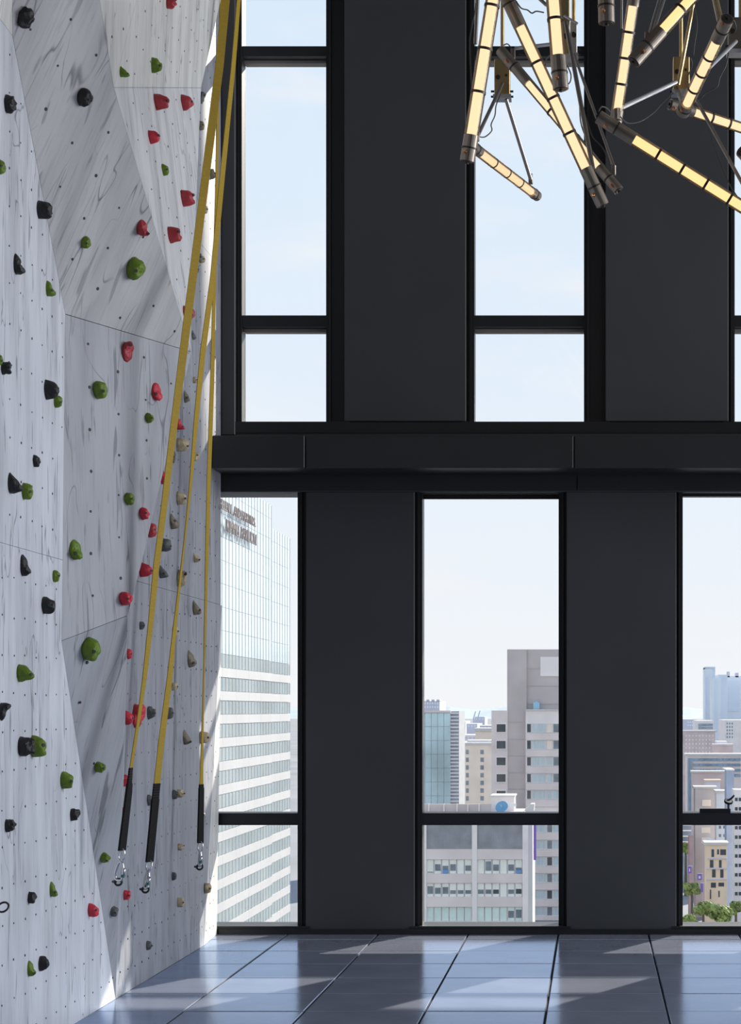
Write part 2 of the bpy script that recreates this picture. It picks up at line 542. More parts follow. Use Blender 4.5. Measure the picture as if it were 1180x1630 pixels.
# unseen slats added outside to cut the lower windows' sun into bands
shade_root = tag(empty('added_sun_slats', (0, YG, 3.7)), kind='structure')
def shade_slat_z(d): return 3.20 + 0.13 * d
for d0, d1 in ((0.55, 3.02), (3.55, 3.71), (4.54, 5.73)):
    za, zb = shade_slat_z(d0), shade_slat_z(d1)
    v = [(-5, YG + d0, za), (14, YG + d0, za), (14, YG + d1, zb), (-5, YG + d1, zb)]
    MB().add(v + [(a, b, c + .025) for a, b, c in v], [(0, 3, 2, 1), (4, 5, 6, 7), (0, 1, 5, 4), (1, 2, 6, 5), (2, 3, 7, 6), (3, 0, 4, 7)]).build('added_shade_slat', M['beam'], shade_root)
# unseen slab added to block sun at the upper windows, left end along its rays
blocker_root = tag(empty('added_sun_blocker', (0, YG, 12.0)), kind='structure')
def ox(d): return -2.12 + 0.507 * d
v = [(ox(.4), YG + .4, 12.0), (30, YG + .4, 12.0), (30, YG + 15.2, 12.0), (ox(15.2), YG + 15.2, 12.0)]
MB().add(v + [(a, b, c + .4) for a, b, c in v], [(0, 3, 2, 1), (4, 5, 6, 7), (0, 1, 5, 4), (1, 2, 6, 5), (2, 3, 7, 6), (3, 0, 4, 7)]).build('sun_blocker_slab', M['beam'], blocker_root)
MB().box(-3.2, 30, YW + .31, YG + .42, ZC, 12.4).build('sun_blocker_wall', M['clad'], blocker_root)

# ------------------------------------------------------------------ climbing wall
XA = -2.48
class Panel:
    def __init__(s, key, pts, m, grid, stag, desc):
        s.key, s.pts, s.m, s.grid, s.stag, s.desc = key, pts, m, grid, stag, desc
        # best-fit normal (Newell)
        n = Vector((0, 0, 0))
        for i in range(len(pts)):
            a, b = pts[i], pts[(i + 1) % len(pts)]
            n += Vector(((a.y - b.y) * (a.z + b.z), (a.z - b.z) * (a.x + b.x), (a.x - b.x) * (a.y + b.y)))
        n.normalize()
        c = sum(pts, Vector()) / len(pts)
        if n.dot(Vector((0, 0, EH)) - c) < 0:
            n = -n
            s.pts = list(reversed(pts))
        s.n, s.c = n, c
        s.v = (Vector((0, 0, 1)) - n * n.z).normalized()
        s.u = s.v.cross(n).normalized()
        s.uv = [((p - c).dot(s.u), (p - c).dot(s.v)) for p in s.pts]
    def inside(s, p, margin=0.0):
        x, y = (p - s.c).dot(s.u), (p - s.c).dot(s.v)
        k = len(s.uv)
        ins = False
        for i in range(k):
            (x0, y0), (x1, y1) = s.uv[i], s.uv[(i + 1) % k]
            if (y0 > y) != (y1 > y) and x < (x1 - x0) * (y - y0) / (y1 - y0) + x0: ins = not ins
            if margin:
                d = Vector((x1 - x0, y1 - y0))
                if d.length > 1e-6:
                    t = max(0, min(1, ((x - x0) * d.x + (y - y0) * d.y) / d.length_squared))
                    if math.hypot(x - x0 - t * d.x, y - y0 - t * d.y) < margin: return False
        return ins
    def hit(s, px, py):
        o = Vector((0, 0, EH))
        d = Vector(((px - CX) / F, 1, (CY - py) / F))
        den = d.dot(s.n)
        if abs(den) < 1e-6: return None
        return o + d * ((s.c - o).dot(s.n) / den)

def base(px): 
    Y = F * XA / (px - CX)
    return Vector((XA, Y, 0.0))
A1, A2, A3 = WX(20, 57, XA), WX(62, 280, XA), WX(104, 500, XA)
A4, A5, A6, A7 = WX(100, 890, XA), WX(98, 1020, XA), WX(122, 1160, XA), base(184)
A0 = WX(0, 30, XA)
YL = 4.6
def flat(Y, z, X=XA): return Vector((X, Y, z))
zj = 2.2
A4.z = zj + 0.0
A4 = WX(100, CY - (zj - EH) * F / A4.y, XA)
def on_plane(px, py, a, b, c):
    n = (b - a).cross(c - a)
    o = Vector((0, 0, EH))
    d = Vector(((px - CX) / F, 1, (CY - py) / F))
    return o + d * ((a - o).dot(n) / d.dot(n))
R3 = WX(181, 139, -2.19)       # crest where the grey facet meets the pale ones
R1 = on_plane(305, 560, A1, A3, R3)
R4 = on_plane(127, -200, A1, A3, R3)
E3 = WX(320, 140, -2.25)
E4 = on_plane(303, 545, R3, R1, E3)
E1 = WX(270, -200, -2.17)
E2 = on_plane(385, -150, R3, E3, E1)
B1 = on_plane(203, 980, A3, A5, R1)
B2 = on_plane(226, 895, A3, A5, R1)
0 and print('facets', [tuple(round(q, 2) for q in p) for p in (R1, R4, E4, E2, B1, B2)])
DT = on_plane(20, -230, A1, A3, R3)
PAN = [
    Panel('A', [flat(YL, zj), flat(YL, 5.6), WX(-150, -172, XA), A0, A1, A3, A4], 'ply', 0.163, False, 'left panel'),
    Panel('A', [flat(YL, 0), flat(YL, zj), A4, A5, A7], 'ply', 0.163, False, 'left panel'),
    Panel('H', [flat(YL, 5.6), flat(YL, 7.6, -2.25), DT, A1, A0, WX(-150, -172, XA)], 'ply_warm', 0.163, False, 'top left panel'),
    Panel('D', [A1, DT, R4, R3, R1, A3], 'ply_overhang_shade', 0.20, True, 'grey overhanging panel'),
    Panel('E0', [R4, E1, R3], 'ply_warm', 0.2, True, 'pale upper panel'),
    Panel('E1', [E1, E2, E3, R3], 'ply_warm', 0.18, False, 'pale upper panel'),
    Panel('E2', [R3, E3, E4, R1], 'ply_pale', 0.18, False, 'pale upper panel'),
    Panel('B', [A3, R1, B2, B1, A5], 'ply_shade', 0.20, True, 'middle panel'),
    Panel('L', [A5, B1, base(190), A7], 'ply_shade', 0.20, True, 'low wedge panel'),
    Panel('C', [base(176), flat(9.9, zj), WX(353, CY - (zj - EH) * F / YW, F and -2.487), base(325)], 'ply_deep_shade', 0.163, False, 'recessed panel beside the window'),
    Panel('C', [flat(9.9, zj), flat(9.9, 4.45), flat(YW - 0.03, 4.45, -2.487), flat(YW - 0.03, zj, -2.487)], 'ply_deep_shade', 0.163, False, 'recessed panel beside the window'),
    Panel('C', [flat(9.9, 4.45), flat(9.9, 7.4), flat(YW - 0.03, 7.4, -2.487), flat(YW - 0.03, 4.45, -2.487)], 'ply_deep_shade', 0.163, False, 'recessed panel beside the window'),
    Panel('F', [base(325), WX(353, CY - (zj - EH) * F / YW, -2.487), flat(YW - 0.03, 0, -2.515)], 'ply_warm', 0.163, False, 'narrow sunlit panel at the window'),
]
cw = thing('climbing_wall', (XA, 10, 0), 'tall faceted climbing wall of pale grey panels along the left side', 'climbing wall')
def slab(p, name):
    """panel as a slab with a small joint gap all round"""
    k = len(p.pts)
    g = 0.0011
    front = []
    for q in p.pts:
        d = (p.c - q)
        front.append(q + d.normalized() * g * 1.5)
    # ear-safe triangulated ngon; the faceted ones are not quite flat, so fan by bmesh
    bm = bmesh.new()
    fv = [bm.verts.new(q) for q in front]
    bv = [bm.verts.new(q - p.n * 0.018) for q in front]
    f = bm.faces.new(fv)
    for i in range(k):
        bm.faces.new((fv[i], bv[i], bv[(i + 1) % k], fv[(i + 1) % k]))
    bmesh.ops.triangulate(bm, faces=[f])
    bmesh.ops.recalc_face_normals(bm, faces=bm.faces[:])
    me = bpy.data.meshes.new(name)
    bm.to_mesh(me)
    bm.free()
    me.materials.append(M[p.m])
    o = bpy.data.objects.new(name, me)
    COL.objects.link(o)
    attach(o, cw)
    # bolt holes, dark threaded sockets a hair proud of the paint
    mb = MB()
    r = 0.0066 if p.stag else 0.0046
    us = [a for a, _ in p.uv]
    vs_ = [b for _, b in p.uv]
    s = p.grid
    i0, i1 = int(min(us) / s) - 1, int(max(us) / s) + 1
    j0, j1 = int(min(vs_) / s) - 1, int(max(vs_) / s) + 1
    for i in range(i0, i1 + 1):
        for j in range(j0, j1 + 1):
            off = s / 2 if (p.stag and i % 2) else 0
            q = p.c + p.u * (i * s + random.uniform(-.006, .006)) + p.v * (j * s + off + random.uniform(-.006, .006))
            if not p.inside(q, 0.04): continue
            rr = r * random.choice((0.8, 1, 1, 1, 1.25))
            ring = [q + p.n * 0.002 + rr * (math.cos(t) * p.u + math.sin(t) * p.v) for t in [k2 * math.pi / 4 for k2 in range(8)]]
            low = [x - p.n * 0.004 for x in ring]
            mb.add(ring + low, [tuple(range(8))] + [(k2, 8 + k2, 8 + (k2 + 1) % 8, (k2 + 1) % 8) for k2 in range(8)])
    if mb.v:
        h = mb.build('bolt_holes', M['hole'], o)
        h['kind'] = 'stuff'
    return o
for p in PAN: slab(p, 'wall_panel')

# returns behind the proud edges of the middle and upper panels
ret = MB()
def quad(a, b, c, d): ret.add([a, b, c, d], [(0, 1, 2, 3)])
def back(p): return Vector((-2.56, p.y + 0.05, p.z))
chain = [E2, E3, E4, R1, B2, B1, base(190)]
for a, b in zip(chain, chain[1:]): quad(a - Vector((.004, 0, 0)), b - Vector((.004, 0, 0)), back(b), back(a))
ret.build('edge_return', M['ply'], cw)

# ------------------------------------------------------------------ climbing holds
# (px, py, width px, height px, colour, shape)
HOLDS = [
    (41, 28, 24, 33, 'black', 'knobbly'), (15, 166, 17, 29, 'black', 'chunky'), (135, 154, 24, 29, 'black', 'pocketed'),
    (1, 266, 14, 24, 'green', 'rounded'), (199, 114, 17, 17, 'green', 'scooped'), (249, 104, 17, 25, 'green', 'wedge-shaped'),
    (272, 4, 15, 18, 'red', 'chunky'), (257, 163, 24, 26, 'red', 'wedge-shaped'), (297, 164, 18, 25, 'red', 'wedge-shaped'),
    (245, 219, 18, 22, 'red_bright', 'wedge-shaped'), (263, 271, 11, 20, 'green', 'wedge-shaped'),
    (324, 156, 10, 19, 'grey', 'curved'), (321, 200, 8, 15, 'brown', 'rounded'), (339, 277, 9, 16, 'brown', 'rounded'),
    (70, 334, 23, 29, 'black', 'pocketed'), (31, 420, 20, 33, 'black', 'curved'), (82, 459, 19, 25, 'green', 'curved'),
    (9, 586, 15, 21, 'black', 'chunky'), (0, 573, 9, 17, 'green', 'rounded'), (137, 385, 15, 19, 'green', 'pocketed'), (215, 427, 27, 36, 'green', 'pocketed'),
    (231, 361, 28, 24, 'red', 'curved'), (298, 316, 20, 26, 'red', 'pocketed'), (277, 374, 20, 27, 'red', 'pocketed'),
    (300, 500, 17, 26, 'red', 'wedge-shaped'), (204, 561, 23, 32, 'red', 'curved'),
    (327, 334, 8, 13, 'tan', 'rounded'), (318, 410, 7, 15, 'grey', 'rounded'), (322, 413, 9, 12, 'tan', 'rounded'), (313, 428, 7, 14, 'grey', 'rounded'), (309, 533, 7, 16, 'grey', 'scooped'),
    (81, 621, 22, 33, 'black', 'wedge-shaped'), (92, 639, 13, 20, 'green', 'rounded'), (159, 621, 23, 29, 'green', 'pocketed'),
    (249, 623, 18, 29, 'red_bright', 'curved'), (238, 666, 14, 17, 'green', 'wedge-shaped'), (288, 674, 15, 20, 'red_bright', 'curved'),
    (298, 631, 11, 21, 'brown', 'scooped'), (311, 605, 8, 10, 'tan', 'rounded'), (290, 708, 19, 21, 'tan', 'pocketed'),
    (312, 727, 9, 14, 'tan', 'chunky'), (276, 728, 9, 18, 'grey', 'knobbly'), (261, 760, 12, 22, 'red_bright', 'wedge-shaped'),
    (58, 734, 12, 20, 'black', 'wedge-shaped'), (25, 769, 25, 34, 'black', 'scooped'), (43, 782, 17, 27, 'green', 'pocketed'),
    (206, 794, 16, 20, 'green', 'pocketed'), (230, 818, 17, 20, 'red_bright', 'wedge-shaped'), (242, 844, 14, 24, 'red', 'rounded'),
    (121, 875, 24, 33, 'green', 'curved'), (288, 793, 15, 21, 'tan', 'pocketed'), (279, 830, 17, 25, 'brown', 'scooped'),
    (264, 867, 16, 21, 'grey', 'pocketed'), (314, 887, 12, 17, 'tan', 'scooped'), (41, 899, 19, 35, 'black', 'curved'),
    (89, 917, 11, 19, 'green', 'rounded'), (77, 964, 22, 28, 'black', 'wedge-shaped'), (231, 907, 20, 24, 'red_bright', 'wedge-shaped'),
    (200, 953, 21, 22, 'red_bright', 'pocketed'), (261, 910, 16, 21, 'grey', 'scooped'), (290, 922, 17, 28, 'tan', 'knobbly'),
    (314, 967, 15, 24, 'brown', 'scooped'), (226, 996, 9, 13, 'grey', 'rounded'), (279, 1005, 10, 17, 'tan', 'rounded'),
    (306, 1048, 15, 28, 'brown', 'scooped'), (206, 1041, 9, 17, 'red_bright', 'rounded'), (145, 1032, 28, 37, 'green', 'pocketed'),
    (39, 1072, 25, 28, 'green', 'wedge-shaped'), (278, 1093, 10, 13, 'tan', 'rounded'), (221, 1140, 21, 38, 'red_bright', 'knobbly'),
    (205, 1143, 14, 23, 'red_bright', 'wedge-shaped'), (241, 1135, 15, 20, 'grey', 'knobbly'), (270, 1135, 12, 20, 'grey', 'rounded'),
    (8, 1133, 20, 29, 'black', 'curved'), (40, 1188, 23, 31, 'black', 'chunky'), (60, 1188, 25, 35, 'green', 'pocketed'),
    (298, 1173, 14, 24, 'brown', 'scooped'), (325, 1174, 16, 20, 'tan', 'rounded'),
    (159, 1220, 18, 17, 'green', 'pocketed'), (106, 1242, 20, 27, 'green', 'pocketed'), (118, 1297, 13, 20, 'black', 'chunky'),
    (15, 1314, 15, 20, 'black', 'chunky'), (200, 1243, 8, 20, 'red_bright', 'rounded'), (239, 1274, 11, 18, 'grey', 'wedge-shaped'),
    (278, 1265, 9, 15, 'grey', 'rounded'), (287, 1263, 11, 13, 'tan', 'chunky'), (324, 1297, 5, 8, 'tan', 'rounded'), (287, 1348, 9, 11, 'tan', 'chunky'), (167, 1364, 17, 17, 'green', 'pocketed'),
    (86, 1415, 15, 24, 'green', 'curved'), (50, 1429, 12, 19, 'black', 'chunky'), (277, 1395, 8, 13, 'grey', 'rounded'),
    (148, 1449, 17, 22, 'red_bright', 'wedge-shaped'), (202, 1425, 11, 16, 'red_bright', 'chunky'), (181, 1449, 16, 18, 'grey', 'pocketed'),
    (287, 1436, 11, 15, 'tan', 'chunky'), (331, 1414, 10, 17, 'tan', 'rounded'),
    (51, 1541, 16, 25, 'green', 'curved'), (69, 1534, 16, 24, 'black', 'rounded'), (237, 1505, 9, 15, 'grey', 'rounded'),
]
ORD = ['first', 'second', 'third', 'fourth', 'fifth', 'sixth', 'seventh', 'eighth', 'ninth', 'tenth', 'eleventh', 'twelfth',
       'thirteenth', 'fourteenth', 'fifteenth', 'sixteenth', 'seventeenth', 'eighteenth', 'nineteenth', 'twentieth']

def find_panel(px, py):
    best = None
    for p in PAN:
        h = p.hit(px, py)
        if h is None or not p.inside(h): continue
        if best is None or h.y < best[1].y: best = (p, h)
    if best is None:
        for p in PAN:
            h = p.hit(px, py)
            if h is None or not (4 < h.y < 13): continue
            d = (h - p.c).length
            if best is None or d < best[2]: best = (p, h, d)
    return best[0], best[1]

def hold_mesh(H, Lw, P, shape, seed):
    rnd = random.Random(seed)
    n, mseg = 8, 18
    v, f = [], []
    so = Vector((rnd.uniform(-50, 50), rnd.uniform(-50, 50), rnd.uniform(-50, 50)))
    amp = {'knobbly': .32, 'chunky': .22}.get(shape, .13)
    side = rnd.choice((-1, 1))
    for i in range(n + 1):
        t = i / n
        e_r = {'wedge-shaped': .75, 'pocketed': .55, 'chunky': .45, 'rounded': .6}.get(shape, .6)
        r = max(0.0, math.cos(t * math.pi / 2)) ** e_r
        p = math.sin(t * math.pi / 2) ** .9
        for j in range(mseg):
            a = 2 * math.pi * j / mseg
            ca, sa = math.cos(a), math.sin(a)
            u, w, q = r * ca, r * sa, p
            if shape == 'wedge-shaped':
                u *= 1 - .45 * max(0, -w)
                w = w * (1 - .1 * p) - .18 * p + .05
            elif shape == 'curved':
                q = p * (.72 + .42 * w * side)
                w = w + .16 * side * p
                q -= .22 * math.exp(-((w - .05 * side) / .28) ** 2) * p
                u *= .85
            elif shape == 'scooped':
                q = p * (.62 - .55 * w) if w > 0 else p * (.62 + .42 * min(1, -w * 1.6))
                w = w * (1 - .05 * p)
            elif shape == 'pocketed':
                q = p - .22 * max(0, 1 - r / .42) * (1 if r < .42 else 0)
                w = w - .10 * p
                u *= 1 - .2 * max(0, -w)
            elif shape == 'knobbly':
                q = p * (.8 + .25 * w)
            d = noise.noise(so + Vector((u, w, q)) * 1.9) * amp * (0.3 + .7 * p) * 1.8
            d2 = noise.noise(so + Vector((u, w, q)) * 5.0) * amp * .35
            k = 1 + d + d2
            v.append((u * k * Lw / 2, w * k * H / 2, max(0.0, q * k) * P - (0.002 if i == 0 else 0)))
    for i in range(n):
        for j in range(mseg):
            a, b = i * mseg + j, i * mseg + (j + 1) % mseg
            f.append((a, b, b + mseg, a + mseg))
    f.append(tuple(range(n * mseg, (n + 1) * mseg)))
    f.append(tuple(reversed(range(mseg))))
    return v, f

recs = []
for k, (px, py, wp, hp, colr, shp) in enumerate(HOLDS):
    p, h = find_panel(px - wp * .15, py)
    Y = h.y
    Hm = hp * Y / F
    wm = wp * Y / F
    Lw = .85 * Hm
    s = abs(Vector((p.u.x, p.u.y)).dot(Vector((1, -(px - CX) / F)).normalized()))
    P = max(.42 * wm, min(wm - .5 * Lw * s, .085))
    bpx = px - wp / 2 + (Lw / 2 * s) * F / Y
    h2 = p.hit(bpx, py)
    recs.append((k, px, py, p, h2, Hm, Lw, P, colr, shp))
names = {'red_bright': 'red', 'brown': 'tan'}
cnt = {}
order = sorted(recs, key=lambda r: r[2])
lab = {}
for r in order:
    c = names.get(r[8], r[8])
    key = (c, r[3].desc)
    cnt[key] = cnt.get(key, 0) + 1
    lab[r[0]] = (c, cnt[key])
for (k, px, py, p, h, Hm, Lw, P, colr, shp) in recs:
    v, f = hold_mesh(Hm, Lw, P, shp, 100 + k)
    Mx = Matrix((p.u, p.v, p.n)).transposed()
    o = empty('climbing_hold', h)
    bod = MB().add([h + Mx @ Vector(q) for q in v], f).build('body', M[colr], o, smooth=True)
    # bolt head sunk near the crest, turned a little to the room
    ax = (p.n + Vector((0, -.7, -.05))).normalized()
    loc = Mx.transposed() @ ax
    q = max((Vector(x) for x in v), key=lambda x: x.dot(loc) - .25 * abs(x.y))
    bp = h + Mx @ q
    rb = min(.0085, Hm * .085)
    MB().tube(bp - ax * .014, bp + ax * .0012, rb, n=10).build('bolt', M['hole'], o)
    c, i = lab[k]
    tot = cnt[(c, p.desc)]
    where = ('only %s one on the %s' % (c, p.desc)) if tot == 1 else ('%s %s one down the %s' % (ORD[i - 1] if i <= 20 else str(i) + 'th', c, p.desc))
    tag(o, '%s %s climbing hold, %s' % (shp, c, where), 'climbing hold', '%s climbing holds on the wall' % c)

# black anchor ring at the left edge of the wall
rc = WX(1, 1444, XA + .03)
ring = MB().path([rc + Vector((math.cos(t) * .022 + .01, .02 * math.sin(t), math.sin(t) * .018)) for t in [i * math.pi / 10 for i in range(20)]], .0045, 8, True)
ro = thing('anchor_ring', rc, 'black steel anchor ring low at the left edge of the climbing wall', 'anchor ring')
ring.build('ring', M['rubber'], ro, smooth=True)
MB().box(XA, XA + .012, rc.y - .015, rc.y + .015, rc.z - .02, rc.z + .02).build('hanger_plate', M['steel'], ro, bevel=.003)

# ------------------------------------------------------------------ belay straps
def lerp_list(pts, t):
    for a, b in zip(pts, pts[1:]):
        if a[0] <= t <= b[0]:
            k = (t - a[0]) / (b[0] - a[0]) if b[0] > a[0] else 0
            return [x + (y - x) * k for x, y in zip(a, b)]
    return list(pts[-1])

def ribbon(pts, wid, thick):
    """pts: (position, visible fraction of the width 0..1)"""
    mb = MB()
    v = []
    for p, fr in pts:
        fr = max(.05, min(1, fr))
        out = Vector((p.x, p.y, 0)).normalized()
        sd = fr * Vector((out.y, -out.x, 0)) + math.sqrt(1 - fr * fr) * out
        side = sd * wid / 2
        nn = Vector((-sd.y, sd.x, 0)) * thick / 2
        v += [p - side - nn, p + side - nn, p + side + nn, p - side + nn]
    f = []
    for i in range(len(pts) - 1):
        for j in range(4):
            f.append((4 * i + j, 4 * i + (j + 1) % 4, 4 * i + 4 + (j + 1) % 4, 4 * i + 4 + j))
    f += [(3, 2, 1, 0), tuple(len(v) - 4 + j for j in range(4))]
    return mb.add(v, f)

def strap(key_pts, ztop_ext, y_sleeve, y_stitch, y_end, y_car, y_ring, Yb, Yt, wid, label, carwide):
    """key_pts: (py, px, visible width px); depth runs from Yt (top) to Yb (bottom)"""
    ya, yb = key_pts[0][0], y_ring
    def Yat(py): return Yt + (Yb - Yt) * max(0, min(1, (py - ya) / (yb - ya)))
    def P(py):
        _, px, w = lerp_list(key_pts, py)
        Y = Yat(py)
        return W(px, py, Y), w * Y / F / wid
    def seg(y0, y1, step=12):
        n = max(2, int((y1 - y0) / step))
        return [P(y0 + (y1 - y0) * i / n) for i in range(n + 1)]
    o = thing('belay_strap', P(y_ring)[0], label, 'strap', 'yellow belay straps')
    web = seg(ya, y_sleeve)
    top = web[0][0]
    up = top + (web[0][0] - web[1][0]).normalized() * ztop_ext
    web = [(up, web[0][1])] + web
    ribbon(web, wid, .004).build('webbing', M['webbing'], o)
    ribbon(seg(y_sleeve, y_end), wid * 1.12, .012).build('sleeve', M['sleeve'], o)
    st = MB()
    n = 6
    for i in range(n):
        yy = y_stitch + (y_sleeve - y_stitch) * (i + .5) / n
        p0, fr = P(yy - 2.0)
        p1, _ = P(yy + 2.0)
        rb = ribbon([(p0, fr), (p1, fr)], wid * 1.04, .009)
        st.add(rb.v, rb.f)
    st.build('stitching', M['sleeve'], o)
    # swivel, carabiner and its gate, black ring
    pe, pc, pr = P(y_end)[0], P(y_car)[0], P(y_ring)[0]
    d = (pr - pe).normalized()
    ex = Vector((1, -.25, 0))
    ex = (ex - d * ex.dot(d)).normalized()
    L = (pr - pe).length
    MB().path([pe + d * (.03 * math.cos(t) + .02) + ex * .016 * math.sin(t) for t in [i * math.pi / 8 for i in range(16)]], .0045, 8, True).build('swivel', M['steel'], o, smooth=True)
    c0 = pe + d * L * .36
    a, bb = L * .60, carwide
    pts = []
    for i in range(24):
        t = 2 * math.pi * i / 24
        cz, sx = math.cos(t), math.sin(t)
        w = bb * (1.0 - .35 * cz)
        pts.append(c0 + d * (a * .5 - a * .5 * cz) + ex * w * math.copysign(abs(sx) ** .75, sx))
    car = MB().path(pts, .0075, 8, True).build('carabiner', M['steel'], o, smooth=True)
    g0, g1 = c0 + d * a * .30 + ex * bb * 1.08, c0 + d * a * .68 + ex * bb * 1.0
    MB().tube(g0, g1, .0095, n=12).build('gate_sleeve', M['steel'], car, smooth=True)
    MB().tube(g1, g1 + d * .012, .010, n=12).build('gate_collar', mat('green_collar', (0.03, 0.16, 0.13), .4), car)
    MB().path([pr + Vector((math.cos(t) * .017, .008 * math.sin(t), math.sin(t) * .015)) for t in [i * math.pi / 10 for i in range(20)]], .0055, 8, True).build('anchor_ring', M['rubber'], o, smooth=True)
    MB().tube(pr + Vector((-.016, .01, 0)), pr + Vector((-.034, .03, -.001)), .007, n=10).build('ring_bolt', M['rubber'], o)
    return o, P

SA = [(-10, 360, 13), (100, 350, 12.5), (300, 325, 12), (560, 292, 12), (700, 274, 10), (800, 262, 9), (900, 249, 9), (1000, 239, 7.5), (1080, 230, 6), (1150, 220, 4.5), (1225, 208, 4), (1260, 205, 7), (1350, 194.5, 9), (1400, 189, 9), (1420, 187, 9)]
SB = [(-10, 381, 5), (100, 372, 6), (300, 352, 7.5), (440, 339, 7.5), (560, 323, 8), (660, 313, 6.5), (780, 302.5, 3.5), (860, 294, 2), (930, 286, 3), (1000, 278, 5), (1080, 270, 8), (1180, 257, 9), (1260, 248.5, 9.5), (1372, 238, 9.5), (1412, 232, 9), (1430, 231, 9)]
SC = [(-10, 352, 3), (161, 347, 3), (300, 345, 4), (440, 341.5, 4.5), (600, 338, 6), (760, 332.5, 6), (860, 330, 5), (960, 327.5, 3.5), (1040, 325.5, 2), (1120, 323.5, 2), (1200, 321.5, 3.5), (1255, 320.5, 6), (1342, 319, 8), (1380, 318, 8), (1400, 318, 8)]
oa, PA = strap(SA, 1.6, 1247, 1222, 1354, 1375, 1404, 9.38, 9.62, .044, 'leftmost yellow webbing belay strap, clipped beside the low red holds', .020)
strap(SB, 1.6, 1272, 1247, 1372, 1390, 1416, 10.05, 11.4, .044, 'middle yellow belay strap with wide black sleeve, ending lowest on the wall', .010)
strap(SC, 1.6, 1254, 1250, 1342, 1356, 1380, 11.35, 11.9, .036, 'rightmost thin yellow belay strap hanging nearest the window', .006)
# white and red marker tape that hangs with the leftmost strap
tp = [(W(px, py, 9.62), 1) for py, px in ((1250, 199.5), (1300, 197.5), (1350, 195), (1352, 195))]
tape = ribbon(tp, .016, .002).build('marker_tape', M['tape_white'], oa)
ribbon([(W(198.2, 1285, 9.6), 1), (W(197.4, 1297, 9.6), 1)], .018, .004).build('red_band', M['tape_red'], tape)
ribbon([(W(199.8, 1240, 9.6), 1), (W(199.4, 1252, 9.6), 1)], .018, .004).build('red_band', M['tape_red'], tape)

# ------------------------------------------------------------------ chandelier
ch = thing('tube_chandelier', (0.2, 9.5, ZC), 'chandelier of glowing glass tubes on rods and brass boxes, top right', 'chandelier')
def tube_light(p0, p1, r, cap0, cap1, nrings, core='lamp_core'):
    p0, p1 = Vector(p0), Vector(p1)
    d = (p1 - p0).normalized()
    a0, a1 = p0 + d * cap0, p1 - d * cap1
    t = MB().tube(a0 - d * .01, a1 + d * .01, r * .66, n=20).build('tube_light', M[core], ch, smooth=True)
    MB().tube(a0, a1, r, n=24, caps=False).build('glass_tube', M['lamp_glass'], t, smooth=True)
    # dark reflector spine along the top of the tube
    up = (Vector((0, 0, 1)) - d * d.z)
    if up.length < .2: up = Vector((0, 1, 0)) - d * d.y
    up.normalize()
    sd = d.cross(up)
    mb = MB()
    v = []
    for p in (a0, a1):
        for i in range(9):
            an = math.pi * (i / 8 * .56 - .28)
            v.append(p + r * 1.015 * (math.cos(an) * up + math.sin(an) * sd))
        for i in range(9):
            an = math.pi * ((8 - i) / 8 * .56 - .28)
            v.append(p + r * .90 * (math.cos(an) * up + math.sin(an) * sd))
    f = [(i, (i + 1) % 18, 18 + (i + 1) % 18, 18 + i) for i in range(18)]
    f += [tuple(reversed(range(18))), tuple(range(18, 36))]
    mb.add(v, f).build('reflector', M['bronze'], t, smooth=False)
    for s, (q0, q1) in enumerate(((p0, a0), (a1, p1))):
        if (q1 - q0).length < .01: continue
        end = q0 if s == 0 else q1
        e_out = -d if s == 0 else d
        MB().tube(q0, q1, r * 1.03, n=24).build('end_cap', M['bronze'], t, smooth=False)
        MB().tube(end, end + e_out * .004, r * .82, n=20).tube(end, end + e_out * .012, r * .25, n=10).build('end_plate', M['bronze_dark'], t)
        mid = q0 + (q1 - q0) * .5
        MB().tube(mid - d * .004, mid + d * .004, r * 1.10, n=24).build('ring', M['bronze_dark'], t)
        kn = q0 + (q1 - q0) * (.28 if s == 0 else .72)
        k2 = (-up * .4 - sd * .5 + Vector((0, -1, 0))).normalized()
        MB().tube(kn + k2 * r * .9, kn + k2 * (r * 1.0 + .014), .009, n=10).tube(kn + k2 * (r * 1.0 + .014), kn + k2 * (r + .022), .006, n=10).build('knob', M['copper'], t, smooth=False)
    for i in range(nrings):
        c = a0 + (a1 - a0) * ((i + 1) / (nrings + 1))
        MB().tube(c - d * .006, c + d * .006, r * 1.07, n=24, caps=False).tube(c - d * .006, c + d * .006, r * .99, n=24, caps=False).build('ring', M['bronze_dark'], t)
    return t

def rod(p0, p1, r=.009, m='rod', name='strut'):
    return MB().tube(p0, p1, r, n=10).build(name, M[m], ch, smooth=False)

# tubes: pixel ends with depths, radius in metres
tube_light(W(800, -95, 8.9), W(744, 257, 9.0), .034, .10, .12, 3)
tube_light(W(752, 233, 9.6), W(855, 312, 10.6), .027, .10, .10, 3)
tube_light(W(794, -32, 9.0), W(960, 327, 9.2), .031, .23, .19, 3)
tube_light(W(797, 80, 9.9), W(985, 303, 9.7), .027, .24, .16, 2)
tube_light(W(872, -120, 8.8), W(893, 142, 8.8), .035, .10, .15, 2)
tube_light(W(1013, -28, 9.4), W(979, 205, 9.6), .030, .11, .09, 3)
tube_light(W(962, -140, 8.7), W(966, 37, 8.7), .036, .10, .15, 1)
tube_light(W(1135, -42, 9.0), W(1009, 98, 8.9), .033, .10, .20, 1, 'lamp_core_y')
tube_light(W(953, 186, 9.2), W(1250, 372, 9.3), .031, .20, .18, 4, 'lamp_core_y')
tube_light(W(1158, 30, 9.0), W(1087, 180, 9.6), .032, .14, .07, 3)
tube_light(W(1067, 166, 9.9), W(1240, 223, 10.2), .028, .14, .10, 3)
tube_light(W(1182, 240, 8.9), W(1262, 330, 9.2), .032, .14, .10, 2)

